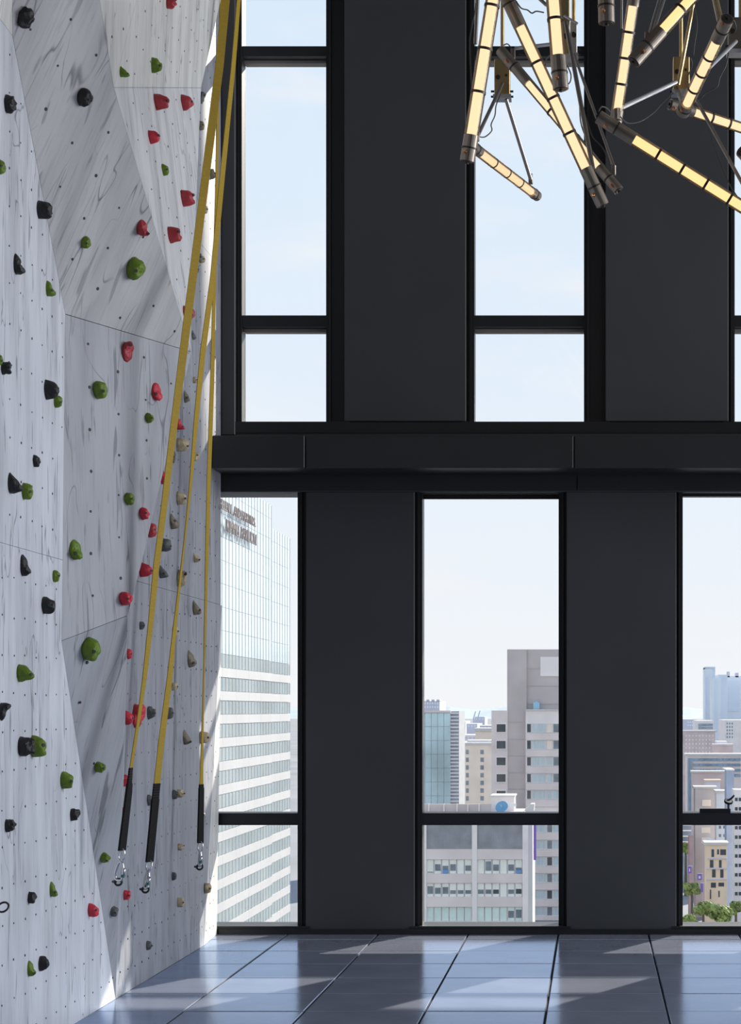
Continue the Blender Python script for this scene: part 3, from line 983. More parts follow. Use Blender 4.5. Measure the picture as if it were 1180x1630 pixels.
def hub(px0, px1, py0, py1, Y, m, dep=.07):
    x0, x1 = XW(px0, Y), XW(px1, Y)
    z0, z1 = ZW(py1, Y), ZW(py0, Y)
    h = MB().box(x0, x1, Y, Y + dep, z0, z1).build('hub_box', M[m], ch, bevel=.003)
    MB().box(x0 - .006, x1 + .006, Y - .006, Y + dep + .006, z0 - .02, z0).build('hub_foot', M['alu'], h)
    for zz in (z0 + .018, z0 - .010):
        MB().tube((x0 - .018, Y + .01, zz), (x1 + .018, Y + .01, zz), .006, n=8).build('cross_bolt', M['bronze_dark'], h)
    cx = (x0 + x1) / 2
    MB().tube((cx, Y + dep / 2, z1), (cx, Y + dep / 2, ZC), .010, n=10).build('stem', M['brass'], h)
    MB().tube((x0 + .02, Y - .008, z0 + .09), (x0 + .02, Y + .002, z0 + .09), .012, n=12).build('socket', M['bronze_dark'], h)
    MB().tube((x1 - .02, Y - .006, z0 + .10), (x1 - .02, Y + .002, z0 + .10), .007, n=10).build('socket', M['bronze_dark'], h)
    return h
hub(787, 812, 93, 150, 10.3, 'brass')
hub(893, 907, -60, 86, 9.9, 'brass')
hub(908, 919, 34, 84, 9.95, 'alu', .04)
hub(1072, 1098, 90, 142, 10.0, 'brass')
hub(1160, 1200, 27, 78, 9.7, 'bronze')

# struts and cords
rod(W(800, 133, 10.25), W(758, 222, 9.3))
rod(W(806, 158, 10.3), W(846, 288, 10.55), .011)
rod(W(820, 77, 9.95), W(882, 70, 9.9), .009, 'alu')
rod(W(848, -12, 9.9), W(870, 8, 9.85), .009)
rod(W(898, 25, 9.9), W(920, 38, 9.9), .007, 'alu')
rod(W(762, -30, 10.0), W(757, 70, 10.0), .010)
rod(W(901, 36, 9.85), W(944, 268, 9.4), .012)
rod(W(914, 86, 9.95), W(978, 266, 9.75), .008)
rod(W(982, 175, 9.55), W(1078, 130, 9.95), .011, 'alu')
rod(W(1053, -10, 9.6), W(1034, 55, 8.95), .008)
rod(W(1060, -10, 9.6), W(1040, 52, 8.95), .008)
rod(W(1104, 5, 9.9), W(1080, 135, 9.95), .010, 'brass')
rod(W(1135, -20, 9.5), W(1147, 34, 9.1), .016, 'brass')
rod(W(1172, 66, 9.65), W(1130, 107, 9.3), .010, 'alu')
rod(W(1078, 140, 10.0), W(1090, 176, 9.62), .011, 'bronze')
rod(W(1105, 152, 9.9), W(1182, 292, 9.0), .009)
rod(W(990, -10, 9.8), W(990, 46, 9.8), .006)
for (x, y, Y) in ((817, 85, 9.93), (760, 216, 9.3), (845, 284, 10.55), (977, 270, 9.72), (981, 180, 9.5), (1030, 58, 8.92)):
    MB().box(XW(x - 3.5, Y), XW(x + 3.5, Y), Y - .012, Y + .012, ZW(y + 9, Y), ZW(y - 7, Y)).build('clamp', M['bronze'], ch, bevel=.003)
def cord(pts, Y0, Y1, r=.0032, name='wire'):
    P = []
    k = len(pts) - 1
    for i, (x, y) in enumerate(pts): P.append(W(x, y, Y0 + (Y1 - Y0) * i / k))
    # smooth with Catmull-Rom
    out = []
    for i in range(k):
        a, b, c, d = P[max(i - 1, 0)], P[i], P[i + 1], P[min(i + 2, k)]
        for j in range(5):
            t = j / 5
            out.append(.5 * ((2 * b) + (c - a) * t + (2 * a - 5 * b + 4 * c - d) * t * t + (3 * b - a - 3 * c + d) * t ** 3))
    out.append(P[-1])
    return MB().path(out, r, 6).build(name, M['wire'], ch, smooth=True)
cord([(822, 2), (830, 13), (840, 16), (847, 21), (854, 18), (866, 20)], 9.0, 8.9)
cord([(802, 72), (808, 70), (814, 76), (820, 84)], 9.9, 9.95)
cord([(826, 86), (834, 88), (842, 92)], 9.9, 9.9)
cord([(868, 104), (870, 94), (876, 88)], 8.9, 9.5)
cord([(903, 104), (909, 118), (908, 130), (902, 136)], 8.85, 8.85)
cord([(797, 150), (790, 168), (788, 184), (782, 198), (783, 208), (772, 218), (760, 218), (754, 226)], 10.2, 9.3)
cord([(758, 5), (756, 20), (750, 50), (748, 70), (750, 120), (752, 140)], 9.9, 9.9)
cord([(902, 40), (912, 100), (922, 160), (926, 200), (945, 245)], 9.8, 9.5)
cord([(925, 168), (934, 190), (944, 218), (960, 236), (972, 262)], 9.9, 9.7)
cord([(953, 178), (958, 170), (966, 172), (972, 178)], 9.2, 9.4)
cord([(988, 186), (1000, 196), (1020, 193), (1040, 180), (1055, 164), (1072, 148)], 9.4, 9.9)
cord([(1160, 84), (1156, 104), (1146, 124), (1142, 138), (1124, 148), (1116, 156), (1104, 158)], 9.7, 9.7)
cord([(1158, 28), (1168, 32), (1172, 44), (1170, 52)], 9.0, 9.1)
cord([(1106, 12), (1110, 40), (1106, 70), (1104, 88)], 9.9, 9.9)
cord([(1100, 92), (1102, 104), (1096, 120)], 9.9, 9.95)
cord([(1118, 176), (1128, 200), (1140, 240), (1160, 290), (1176, 316)], 9.8, 9.3)

# small black latch with a round dial standing on the right lower transom
yl = YG - .03
lt = thing('window_latch', W(1140, 1293, yl), 'small black latch with round pale dial on the right lower window transom', 'window latch')
MB().box(XW(1114, yl), XW(1163, yl), yl - .03, yl + .02, ZW(1294, yl), ZW(1287, yl)).build('base_bar', M['frame'], lt, bevel=.003)
MB().tube(W(1160, 1288, yl), W(1160, 1279, yl), .008, n=10).build('stem', M['wire'], lt)
pd = W(1160, 1276, yl)
dn = Vector((.15, -.45, .88)).normalized()
MB().tube(pd - dn * .006, pd + dn * .006, .030, n=24).build('dial_rim', M['rubber'], lt)
dd = MB().tube(pd + dn * .006, pd + dn * .008, .024, n=24).build('dial', M['tape_white'], lt)
MB().path([pd + dn * .009 + Vector((-.014, 0, -.004)), pd + dn * .012, pd + dn * .014 + Vector((.020, 0, .012)), pd + dn * .012 + Vector((.032, 0, .026)), pd + Vector((.036, 0, .040))], .007, 8).build('lever', M['rubber'], lt, smooth=True)

# ------------------------------------------------------------------ city outside
GZ = -36.0
C_ = {
    'asphalt': mat('city_ground', (0.24, 0.25, 0.27), .9, var=.2, vscale=.02),
    'concrete': mat('city_concrete', (0.78, 0.685, 0.655), .85, var=.10, vscale=.25),
    'concrete_d': mat('city_concrete_dark', (0.56, 0.495, 0.48), .85, var=.10, vscale=.25),
    'concrete_p': mat('city_concrete_pale', (0.87, 0.80, 0.77), .85, var=.08, vscale=.25),
    'roofw': mat('city_white_roof', (0.62, 0.60, 0.58), .8, var=.06, vscale=.3),
    'tan': mat('city_tan_brick', (0.88, 0.75, 0.63), .85, var=.08, vscale=.3),
    'brown': mat('city_brown_brick', (0.66, 0.54, 0.53), .85, var=.12, vscale=.3),
    'red': mat('city_red_brick', (0.56, 0.38, 0.38), .85, var=.12, vscale=.3),
    'orange': mat('city_orange_brick', (0.88, 0.68, 0.50), .85, var=.08, vscale=.3),
    'blue': mat('city_haze_blue_tower', (0.77, 0.84, 0.94), .6, var=.08, vscale=.03),  # haze over the far towers is put into these pale colours
    'blue2': mat('city_pale_haze_tower', (0.84, 0.88, 0.94), .6, var=.08, vscale=.03),
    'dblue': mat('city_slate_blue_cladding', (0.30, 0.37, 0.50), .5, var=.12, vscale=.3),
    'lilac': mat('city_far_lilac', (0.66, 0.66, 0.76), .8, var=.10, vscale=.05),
    'glassd': mat('city_dark_glass', (0.055, 0.07, 0.085), .2, var=.3, vscale=.6),
    'glassm': mat('city_mid_glass', (0.20, 0.24, 0.27), .2, var=.3, vscale=.6),
    'glassb': mat('city_blue_glass', (0.22, 0.32, 0.42), .15, var=.3, vscale=.3),
    'blind': mat('city_white_blind', (0.86, 0.87, 0.80), .7, var=.05, vscale=.6),
    'blindg': mat('city_green_white_blind', (0.68, 0.82, 0.75), .7, var=.08, vscale=.6),
    'curtain': mat('city_grey_curtain', (0.55, 0.62, 0.64), .6, var=.12, vscale=.9, stretch=(4, 1, .3)),
    'white': mat('city_white_frame', (0.78, 0.77, 0.76), .7),
    'louvre': mat('city_grey_louvre', (0.42, 0.43, 0.455), .6, var=.15, vscale=.6),
    'teal': mat('city_teal_glass', (0.52, 0.68, 0.71), .10, var=.35, vscale=.08),
    'fins': mat('city_white_fins', (0.74, 0.74, 0.78), .6),
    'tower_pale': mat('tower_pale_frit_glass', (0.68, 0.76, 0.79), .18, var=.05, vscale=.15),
    'tower_refl_dark': mat('tower_dark_reflection_glass', (0.40, 0.45, 0.46), .18, var=.16, vscale=.12),  # dark stripes of the reflected building, put into the glass colour
    'tower_refl_pale': mat('tower_pale_reflection', (0.52, 0.52, 0.54), .5, var=.05, vscale=.2),  # pale stripes of the reflected building, put into a band colour
    'tower_line': mat('tower_joint_metal', (0.52, 0.57, 0.60), .5),
    'letters': mat('sign_letter_metal', (0.20, 0.16, 0.165), .5),
    'purple': mat('purple_banner_cloth', (0.25, 0.14, 0.50), .7),
    'dish': mat('blue_dish_paint', (0.16, 0.36, 0.55), .5),
    'cyan': mat('pale_blue_tank', (0.35, 0.58, 0.72), .5),
    'leaf': mat('sunny_tree_leaves', (0.30, 0.36, 0.10), .7, var=.35, vscale=.8),
    'bark': mat('tree_bark', (0.16, 0.12, 0.09), .9),
    'ac': mat('blue_air_conditioner', (0.16, 0.32, 0.60), .6),
}
tag(MB().box(-1500, 1500, 40, 9000, GZ - 2, GZ).build('ground', C_['asphalt']), kind='structure')

def bld(name, px0, px1, py, Y, depth, m, label, group=None, z0=GZ, cat='building'):
    x0, x1 = XW(px0, Y), XW(px1, Y)
    o = thing(name, ((x0 + x1) / 2, Y, z0), label, cat, group)
    MB().box(x0, x1, Y, Y + depth, z0, ZW(py, Y)).build('wall', C_[m], o)
    return o
def bpx(o, name, px0, px1, py0, py1, Y, dep, m, y_off=0.0):
    """box of depth dep whose front face stands y_off in front of the depth Y"""
    yy = Y - y_off
    return MB().box(XW(px0, Y), XW(px1, Y), yy, yy + dep, ZW(py1, Y), ZW(py0, Y)).build(name, C_[m], o)
def parapet(o, px0, px1, py, Y, dep, m, h=.7, out=.25):
    x0, x1, z = XW(px0, Y), XW(px1, Y), ZW(py, Y)
    MB().box(x0 - out, x1 + out, Y - out, Y + dep + out, z, z + h).build('parapet', C_[m], o)
def win(o, px0, px1, py0, py1, Y, m='glassd', frame='white', fw=.12):
    """a window: frame proud of the wall, darker pane set into it"""
    x0, x1, z0, z1 = XW(px0, Y), XW(px1, Y), ZW(py1, Y), ZW(py0, Y)
    mb = MB()
    yy = Y - .10
    mb.box(x0, x0 + fw, yy, Y + .05, z0, z1).box(x1 - fw, x1, yy, Y + .05, z0, z1)
    mb.box(x0 + fw, x1 - fw, yy, Y + .05, z0, z0 + fw).box(x0 + fw, x1 - fw, yy, Y + .05, z1 - fw, z1)
    f = mb.build('window', C_[frame], o)
    MB().box(x0 + fw, x1 - fw, Y - .04, Y + .04, z0 + fw, z1 - fw).build('pane', C_[m], f)
    return f
def plain_win(o, px0, px1, py0, py1, Y, m='glassd'):
    return MB().box(XW(px0, Y), XW(px1, Y), Y - .05, Y + .05, ZW(py1, Y), ZW(py0, Y)).build('window', C_[m], o)

# --- glass pavilion on the left, its long face square to our windows
AX = -33.0
def YX(px): return F * AX / (px - CX)
tw = thing('glass_tower', (AX, YX(400), GZ), 'tall pale glass tower with raised letters, seen through the left lower window', 'building')
Ya, Yb_, Yc = YX(300), YX(432), YX(465)
zt1 = ZW(805, Yb_)
zt2 = ZW(857, Yc)
MB().box(AX - 30, AX - .3, Ya, Yb_ - .15, GZ, zt1 - .2).box(AX - 30, AX - .5, Yb_ - .15, Yc - .2, GZ, zt2 - .2).build('core', C_['tower_line'], tw)
pit = 2.08
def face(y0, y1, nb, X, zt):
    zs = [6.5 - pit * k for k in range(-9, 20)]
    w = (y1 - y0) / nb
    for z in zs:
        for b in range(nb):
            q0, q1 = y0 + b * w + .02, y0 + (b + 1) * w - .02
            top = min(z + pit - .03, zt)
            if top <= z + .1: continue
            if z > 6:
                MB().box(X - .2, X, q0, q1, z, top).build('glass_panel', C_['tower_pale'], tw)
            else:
                MB().box(X - .2, X, q0, q1, z + .86, top).build('glass_panel', C_['tower_refl_dark'], tw)
                MB().box(X - .2, X + .06, q0, q1, z, z + .83).build('reflection_band', C_['tower_refl_pale'], tw)  # reflection of a neighbouring building, built as opaque bands
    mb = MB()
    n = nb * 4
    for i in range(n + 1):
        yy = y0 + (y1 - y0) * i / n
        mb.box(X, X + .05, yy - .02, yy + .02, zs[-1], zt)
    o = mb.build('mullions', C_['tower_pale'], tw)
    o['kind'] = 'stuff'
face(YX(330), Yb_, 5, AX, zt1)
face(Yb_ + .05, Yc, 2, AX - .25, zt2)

def text_mesh(body, size, name, mtl, parent, origin, xdir, zdir, extr=.12, width=None):
    cu = bpy.data.curves.new(name, 'FONT')
    cu.body = body
    cu.size = size
    cu.extrude = extr
    to = bpy.data.objects.new(name + '_tmp', cu)
    COL.objects.link(to)
    bpy.context.view_layer.update()
    dg = bpy.context.evaluated_depsgraph_get()
    me = bpy.data.meshes.new_from_object(to.evaluated_get(dg))
    bpy.data.objects.remove(to)
    xs = [v.co.x for v in me.vertices]
    k = width / (max(xs) - min(xs)) if width else 1.0
    xd, zd = Vector(xdir), Vector(zdir)
    nd = xd.cross(zd)
    for v in me.vertices:
        c = v.co.copy()
        v.co = Vector(origin) + xd * c.x * k + zd * c.y + nd * c.z
    me.materials.clear()
    me.materials.append(mtl)
    o = bpy.data.objects.new(name, me)
    COL.objects.link(o)
    attach(o, parent)
    return o
Y0s, Y1s = YX(341), YX(400)
text_mesh('KIMMEL PAVILION', 1.55, 'lettering', C_['letters'], tw, (AX + .45, YX(352), 17.35), (0, 1, 0), (0, 0, 1), .05, YX(400) - YX(352))
text_mesh('HELEN L. AND MARTIN S.', 1.25, 'lettering', C_['letters'], tw, (AX + .45, YX(341), 19.1), (0, 1, 0), (0, 0, 1), .05, YX(399) - YX(341))

# --- concrete office slab straight ahead, seen in the middle window
YO = 275.0
of = bld('office_block', 560, 832, 1294, YO + .6, 12, 'concrete', 'concrete office slab with banded windows in the middle lower window')
for a, b in ((560, 600), (671, 679), (751.5, 759.6), (832, 841)):
    bpx(of, 'pier', a, b, 1297, 1500, YO, 1.0, 'concrete_p')
for a, b in ((1297, 1312.5), (1351.6, 1368), (1391, 1405.6), (1427.7, 1443.6), (1466, 1484)):
    for c0, c1 in ((600, 671), (679, 751.5), (759.6, 832)):
        bpx(of, 'spandrel', c0, c1, a, b, YO + .15, .8, 'concrete')
for c0, c1 in ((679, 751.5), (759.6, 832)):
    lv = bpx(of, 'louvre_panel', c0, c1, 1312, 1352, YO + .5, .3, 'louvre')
    mb = MB()
    n = 34
    for i in range(n):
        xx = XW(c0 + (c1 - c0) * (i + .5) / n, YO)
        mb.box(xx - .05, xx + .05, YO + .38, YO + .5, ZW(1351.5, YO), ZW(1312.5, YO))
    s = mb.build('louvre_ribs', C_['louvre'], lv)
    s['kind'] = 'stuff'
rows = [
    (1368, 1391, 'blind', [[(1388, None), (1376, 1), (1378.5, 2), (1376, 1), None, (1378, 1)], [None, (1371.5, 1), (1376.5, 1), None, (1376.5, 1), (1381.5, 2)]]),
    (1405.6, 1427.7, 'blind', [[(1411, 1), (1413.5, 1), (1412.5, 1), (1417.5, 1), (1417.5, 1), (1417.5, 1)], [(1416.5, 1), (1416.5, 1), (1416.5, 3), None, (1416.5, 1), (1415.5, 3)]]),
    (1443.6, 1466, 'blindg', [[None, None, None, None, None, None], [None, None, None, None, (1450.5, 1), (1448.5, 1)]]),
]
for y0, y1, bm_, bays in rows:
    for (c0, c1), bay in zip(((679, 751.5), (759.6, 832)), bays):
        st = (c1 - c0) / 6
        for i, wdw in enumerate(bay):
            a, b = c0 + i * st + .5, c0 + (i + 1) * st - .5
            f = win(of, a, b, y0, y1, YO + .5, bm_, 'white', .07)
            if wdw:
                top, kind = wdw
                bot = y1 - 4.5 if kind != None else y1 - 1.5
                MB().box(XW(a + .9, YO), XW(b - .9, YO), YO + .42, YO + .47, ZW(bot, YO), ZW(top, YO)).build('open_sash', C_['glassm' if kind != 3 else 'glassd'], f)
                if kind == 2:
                    MB().box(XW(a + 1.2, YO), XW(b - 1.2, YO), YO + .1, YO + .47, ZW(y1 - 1, YO), ZW(y1 - 6, YO)).build('air_conditioner', C_['ac'], f)
# side edge of the slab and things on its roof
bpx(of, 'corner_pier', 841, 848, 1300, 1500, YO, 12, 'roofw')
MB().box(XW(560, YO), XW(848, YO), YO - .05, YO + 1.2, ZW(1297, YO), ZW(1294.2, YO)).build('roof_edge', C_['roofw'], of)
rf = thing('roof_parapet', W(725, 1290, YO + 4), 'grey rooftop screen wall with posts on the concrete office slab', 'parapet wall')
YR = YO + 4
MB().box(XW(600, YR), XW(782, YR), YR, YR + .5, ZW(1294, YO + .6), ZW(1280, YR)).build('screen', C_['concrete_d'], rf)
for x in (683, 707, 728, 745, 763): MB().box(XW(x, YR) - .1, XW(x, YR) + .1, YR - .25, YR, ZW(1294, YO + .6), ZW(1279, YR)).build('post', C_['concrete'], rf)
ph = thing('rooftop_penthouse', W(800, 1293, YO + 6), 'low pinkish plant room with a curved top on the office roof', 'plant room')
YP = YO + 6
MB().box(XW(782, YP), XW(819, YP), YP, YP + 5, ZW(1294, YO + .6), ZW(1268, YP)).build('wall', C_['concrete_p'], ph)
MB().box(XW(781, YP), XW(820.5, YP), YP - .3, YP + 6.3, ZW(1268, YP), ZW(1266, YP)).build('roof_slab', C_['roofw'], ph)
ds = thing('satellite_dish', W(800, 1293, YO + 3.5), 'blue satellite dish in front of the pinkish rooftop plant room', 'satellite dish')
YD = YO + 3.5
dc = W(800, 1286, YD)
mb = MB()
ax = Vector((-.25, -.8, .55)).normalized()
uu = ax.orthogonal().normalized()
vv = ax.cross(uu)
vr = []
for i in range(6):
    for j in range(20):
        t = 2 * math.pi * j / 20
        r = .95 * i / 5 + .01
        vr.append(dc + ax * (r * r * .35) + r * (math.cos(t) * uu + math.sin(t) * vv))
fc = [(i * 20 + j, i * 20 + (j + 1) % 20, i * 20 + 20 + (j + 1) % 20, i * 20 + 20 + j) for i in range(5) for j in range(20)]
d_ = mb.add(vr, fc).build('reflector', C_['dish'], ds, smooth=True)
sm = d_.modifiers.new('thick', 'SOLIDIFY'); sm.thickness = .06
MB().tube(dc - ax * .05, Vector((dc.x, dc.y + .3, ZW(1294, YO + .6))), .10, n=10).build('mount', C_['white'], ds)
MB().tube(dc + ax * .05, dc + ax * .9, .03, n=8).build('feed_arm', C_['tan'], ds)
sk = thing('roof_skylight', W(844, 1290, YO + 2), 'white slanted skylight at the right end of the office roof', 'skylight')
YS = YO + 2
v4 = [W(834, 1291, YS), W(850, 1291, YS), W(851, 1280, YS), W(845, 1280, YS)]
MB().add(v4 + [p + Vector((0, 4, 0)) for p in v4], [(0, 1, 2, 3), (7, 6, 5, 4), (0, 4, 5, 1), (1, 5, 6, 2), (2, 6, 7, 3), (3, 7, 4, 0)]).build('body', C_['roofw'], sk)
MB().box(XW(812, YS), XW(822, YS), YS, YS + .3, ZW(1284, YS), ZW(1279, YS)).build('frame', C_['white'], sk)

# purple banner on the slab's corner
bn = thing('hanging_banner', W(852, 1312, YO - 1), 'long purple banner hanging from the corner of the concrete office slab', 'banner')
MB().box(XW(850, YO), XW(854.3, YO), YO - 1.2, YO - 1.1, ZW(1368, YO), ZW(1312, YO)).build('cloth', C_['purple'], bn)
MB().tube(W(848, 1313, YO - .6), W(855, 1312, YO - 1.15), .06, n=8).build('pole', C_['white'], bn)

# --- concrete apartment tower behind it
YT = 345.0
ap = thing('apartment_tower', (XW(850, YT), YT, GZ), 'grey concrete apartment tower with blank core, right of the middle lower window', 'building')
def abox(name, a, b, top, off, dep, m): return MB().box(XW(a, YT), XW(b, YT), YT + off, YT + off + dep, GZ, ZW(top, YT)).build(name, C_[m], ap)
abox('core_wall', 807, 1010, 1033, 2.2, 14, 'concrete_d')
abox('left_wing', 782, 808, 1131, 1.2, 16, 'concrete')
abox('right_wing', 837, 1010, 1130, 0.2, 16, 'concrete_p')
abox('core_pier', 807, 838, 1033.5, 1.4, 1.0, 'concrete_d')
for y in (1064, 1092, 1121, 1149.5, 1177, 1203.5, 1230, 1256.5):
    MB().box(XW(807, YT), XW(838 if y > 1130 else 1010, YT), YT + (1.34 if y > 1130 else 2.12), YT + 2.3, ZW(y + .35, YT), ZW(y - .35, YT)).build('joint_line', C_['louvre'], ap)
for r in range(13):
    y0 = 1151.5 + 26.5 * r
    y1 = y0 + 15
    if r < 6:
        win(ap, 789.5, 806.5, y0, y1, YT + 1.15, 'glassd', 'concrete_p', .15)
    if r != 5:
        for a, b, m_ in ((838.5, 846.3, 'glassd'), (847, 869.5, 'curtain'), (870.5, 880, 'tan' if r < 2 else 'curtain'), (880.5, 895, 'glassm' if r < 4 else 'curtain')):
            if r >= 6 and 870 < a < 875: m_ = random.choice(('glassd', 'glassm'))
            if r >= 6 and a < 860: m_ = 'curtain'
            win(ap, a, b, y0, y1, YT + .15, m_, 'white', .10)
    MB().box(XW(837, YT), XW(1010, YT), YT - .15, YT + .2, ZW(y1 + 11.3, YT), ZW(y1 + .3, YT)).build('spandrel', C_['concrete'], ap)
MB().box(XW(836.5, YT), XW(1010, YT), YT - .1, YT + .4, ZW(1131, YT), ZW(1129, YT)).build('roof_edge', C_['roofw'], ap)
MB().box(XW(860, YT), XW(1010, YT), YT + 2.05, YT + 2.2, ZW(1076, YT), ZW(1045, YT)).build('pale_panel', C_['concrete_p'], ap)
tk = tag(MB().box(XW(849, YT), XW(859, YT), YT + .6, YT + 2.0, ZW(1129, YT), ZW(1118, YT)).tube(W(854, 1118, YT + 1), W(854, 1116.5, YT + 1), .4, n=10).build('water_tank', C_['cyan']), 'pale blue tank on the roof edge of the concrete apartment tower', 'tank')

# --- glass box, tan block and the skyline between
YGx = 430.0
gb_ = bld('glass_office', 600, 717, 1132, YGx, 30, 'fins', 'teal glass office with white fins left in the middle lower window')
for r in range(7):
    for c in range(5):
        bpx(gb_, 'glass_panel', 667 + c * 10 + .3, 667 + (c + 1) * 10 - .3, 1135 + r * 22, 1135 + (r + 1) * 22 - .5, YGx, .3, 'teal', .25)
bpx(gb_, 'cornice', 600, 718, 1131, 1134.5, YGx, 1, 'concrete', .5)
bpx(gb_, 'side_wall', 717, 731, 1132, 1500, YGx + 1, 20, 'louvre')
for k in range(27):
    y = 1134 + k * 5.6
    bpx(gb_, 'fin', 717.5, 730.5, y, y + 2.6, YGx + 1, .5, 'fins', .4)
YTa = 520.0
tb = bld('tan_block', 731, 800, 1186, YTa, 30, 'tan', 'tan brick block with small paired windows between the glass office and the tower')
parapet(tb, 731, 800, 1186, YTa, 30, 'roofw', .6)
for r in range(8):
    y = 1193.5 + r * 12.3
    for a, b in ((732, 734.5), (736, 740.5), (742, 746.5), (765, 770.5)): plain_win(tb, a, b, y, y + 7, YTa, 'glassm')
bpx(tb, 'penthouse', 744, 790, 1178, 1186, YTa + 8, 10, 'concrete_p')
YFs = 640.0
f1 = bld('cream_block', 757, 800, 1164, YFs, 20, 'tan', 'cream topped block behind the tan brick block')
parapet(f1, 757, 800, 1164, YFs, 20, 'roofw', 1.0, .5)
f2 = bld('rooftop_block', 733, 760, 1170, 800, 30, 'concrete_p', 'pale low block between the glass office and the cream topped block')
for k in range(4): plain_win(f2, 735 + 6 * k, 738.5 + 6 * k, 1173, 1176, 800, 'lilac')
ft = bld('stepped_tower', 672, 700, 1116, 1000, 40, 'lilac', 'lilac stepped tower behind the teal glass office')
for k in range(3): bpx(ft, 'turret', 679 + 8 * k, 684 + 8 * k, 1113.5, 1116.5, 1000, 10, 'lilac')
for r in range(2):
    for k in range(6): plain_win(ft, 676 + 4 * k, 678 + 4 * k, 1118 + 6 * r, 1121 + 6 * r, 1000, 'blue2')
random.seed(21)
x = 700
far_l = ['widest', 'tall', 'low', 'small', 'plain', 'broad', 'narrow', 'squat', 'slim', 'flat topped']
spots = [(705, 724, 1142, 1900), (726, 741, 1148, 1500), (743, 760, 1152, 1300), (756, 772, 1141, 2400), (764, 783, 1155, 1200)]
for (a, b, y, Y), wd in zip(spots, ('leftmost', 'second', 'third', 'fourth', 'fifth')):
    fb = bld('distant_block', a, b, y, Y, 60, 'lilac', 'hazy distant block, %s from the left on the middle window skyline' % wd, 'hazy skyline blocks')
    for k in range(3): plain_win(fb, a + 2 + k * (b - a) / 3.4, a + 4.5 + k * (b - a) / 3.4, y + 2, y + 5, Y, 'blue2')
for x0, x1, y1, wd in ((754.5, 757.5, 1132, 'left'), (761, 764.5, 1131, 'right')):
    Y = 2300
    cr = thing('tower_crane', (XW(x0, Y), Y, GZ), '%s one of two distant grey cranes on the skyline' % wd, 'crane', 'distant cranes')
    MB().tube((XW(x0, Y), Y, GZ), W(x0, 1143, Y), .9, n=6).build('mast', C_['lilac'], cr)
    MB().tube(W(x0 - 1, 1145, Y), W(x1, y1, Y), .7, n=6).build('jib', C_['lilac'], cr)

# hills on the horizon
hl = MB()
vh = []
for i in range(41):
    xx = -1400 + 2800 * i / 40
    z = 12 + 22 * noise.noise(Vector((i * .35, 3, 1)))
    vh += [(xx, 8200, GZ), (xx, 8500, z), (xx, 8900, GZ)]
fh = []
for i in range(40):
    fh += [(3 * i, 3 * i + 3, 3 * i + 4, 3 * i + 1), (3 * i + 1, 3 * i + 4, 3 * i + 5, 3 * i + 2)]
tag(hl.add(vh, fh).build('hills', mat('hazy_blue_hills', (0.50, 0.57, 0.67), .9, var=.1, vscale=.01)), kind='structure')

# --- view in the right window
def grid(o, px0, px1, py0, py1, nx, ny, Y, m='glassm', fx=.55, fy=.5):
    sx, sy = (px1 - px0) / nx, (py1 - py0) / ny
    for i in range(nx):
        for j in range(ny):
            plain_win(o, px0 + sx * (i + .5 - fx / 2), px0 + sx * (i + .5 + fx / 2), py0 + sy * (j + .5 - fy / 2), py0 + sy * (j + .5 + fy / 2), Y, m)
Y = 1500
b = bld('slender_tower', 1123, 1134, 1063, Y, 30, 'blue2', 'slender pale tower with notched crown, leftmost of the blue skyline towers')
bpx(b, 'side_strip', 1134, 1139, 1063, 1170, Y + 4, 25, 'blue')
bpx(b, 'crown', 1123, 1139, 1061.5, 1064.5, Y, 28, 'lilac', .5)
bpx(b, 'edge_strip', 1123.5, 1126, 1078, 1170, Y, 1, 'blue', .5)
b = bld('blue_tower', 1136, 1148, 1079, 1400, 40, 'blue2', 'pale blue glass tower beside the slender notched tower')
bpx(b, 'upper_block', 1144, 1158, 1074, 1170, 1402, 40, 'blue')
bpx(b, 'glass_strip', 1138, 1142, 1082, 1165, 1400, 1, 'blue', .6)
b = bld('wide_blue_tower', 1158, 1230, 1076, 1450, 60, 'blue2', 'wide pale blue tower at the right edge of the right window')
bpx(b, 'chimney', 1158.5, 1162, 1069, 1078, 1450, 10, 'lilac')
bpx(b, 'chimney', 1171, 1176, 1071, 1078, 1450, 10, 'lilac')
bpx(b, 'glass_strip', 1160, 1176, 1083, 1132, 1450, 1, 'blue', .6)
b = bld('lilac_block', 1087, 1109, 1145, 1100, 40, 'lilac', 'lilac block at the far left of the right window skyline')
grid(b, 1094, 1108, 1147, 1157, 4, 2, 1100, 'blue2')
b = bld('teal_block', 1110, 1136, 1147, 950, 40, 'concrete_p', 'low block with teal window bands under the slender notched tower')
for y in (1152, 1157): bpx(b, 'window_band', 1112, 1135, y, y + 3.5, 950, .5, 'glassb', .4)
b = bld('white_tower', 1154, 1200, 1146, 800, 40, 'concrete_p', 'pale tower with scattered blue windows under the wide blue tower')
grid(b, 1156, 1168, 1149, 1176, 3, 5, 800, 'glassb', .5, .55)
b = bld('brown_block', 1070, 1139, 1165, 640, 8, 'brown', 'brown brick block with dotted windows, left in the right window')
parapet(b, 1070, 1139, 1165, 640, 8, 'roofw', .5)
grid(b, 1090, 1138, 1168, 1200, 9, 5, 640, 'concrete_p', .35, .4)
b = bld('brick_penthouse', 1136, 1167, 1187, 560, 5, 'brown', 'small brick penthouse with white roof edge above the banded slab')
parapet(b, 1136, 1167, 1187, 560, 5, 'roofw', .5)
bpx(b, 'upper_box', 1141, 1158, 1180, 1187, 568, 8, 'lilac')
b = bld('banded_slab', 1094, 1230, 1203, 480, 8, 'concrete', 'wide slab with blue window bands and white roof edge in the right window')
parapet(b, 1093, 1230, 1203, 480, 8, 'roofw', .5)
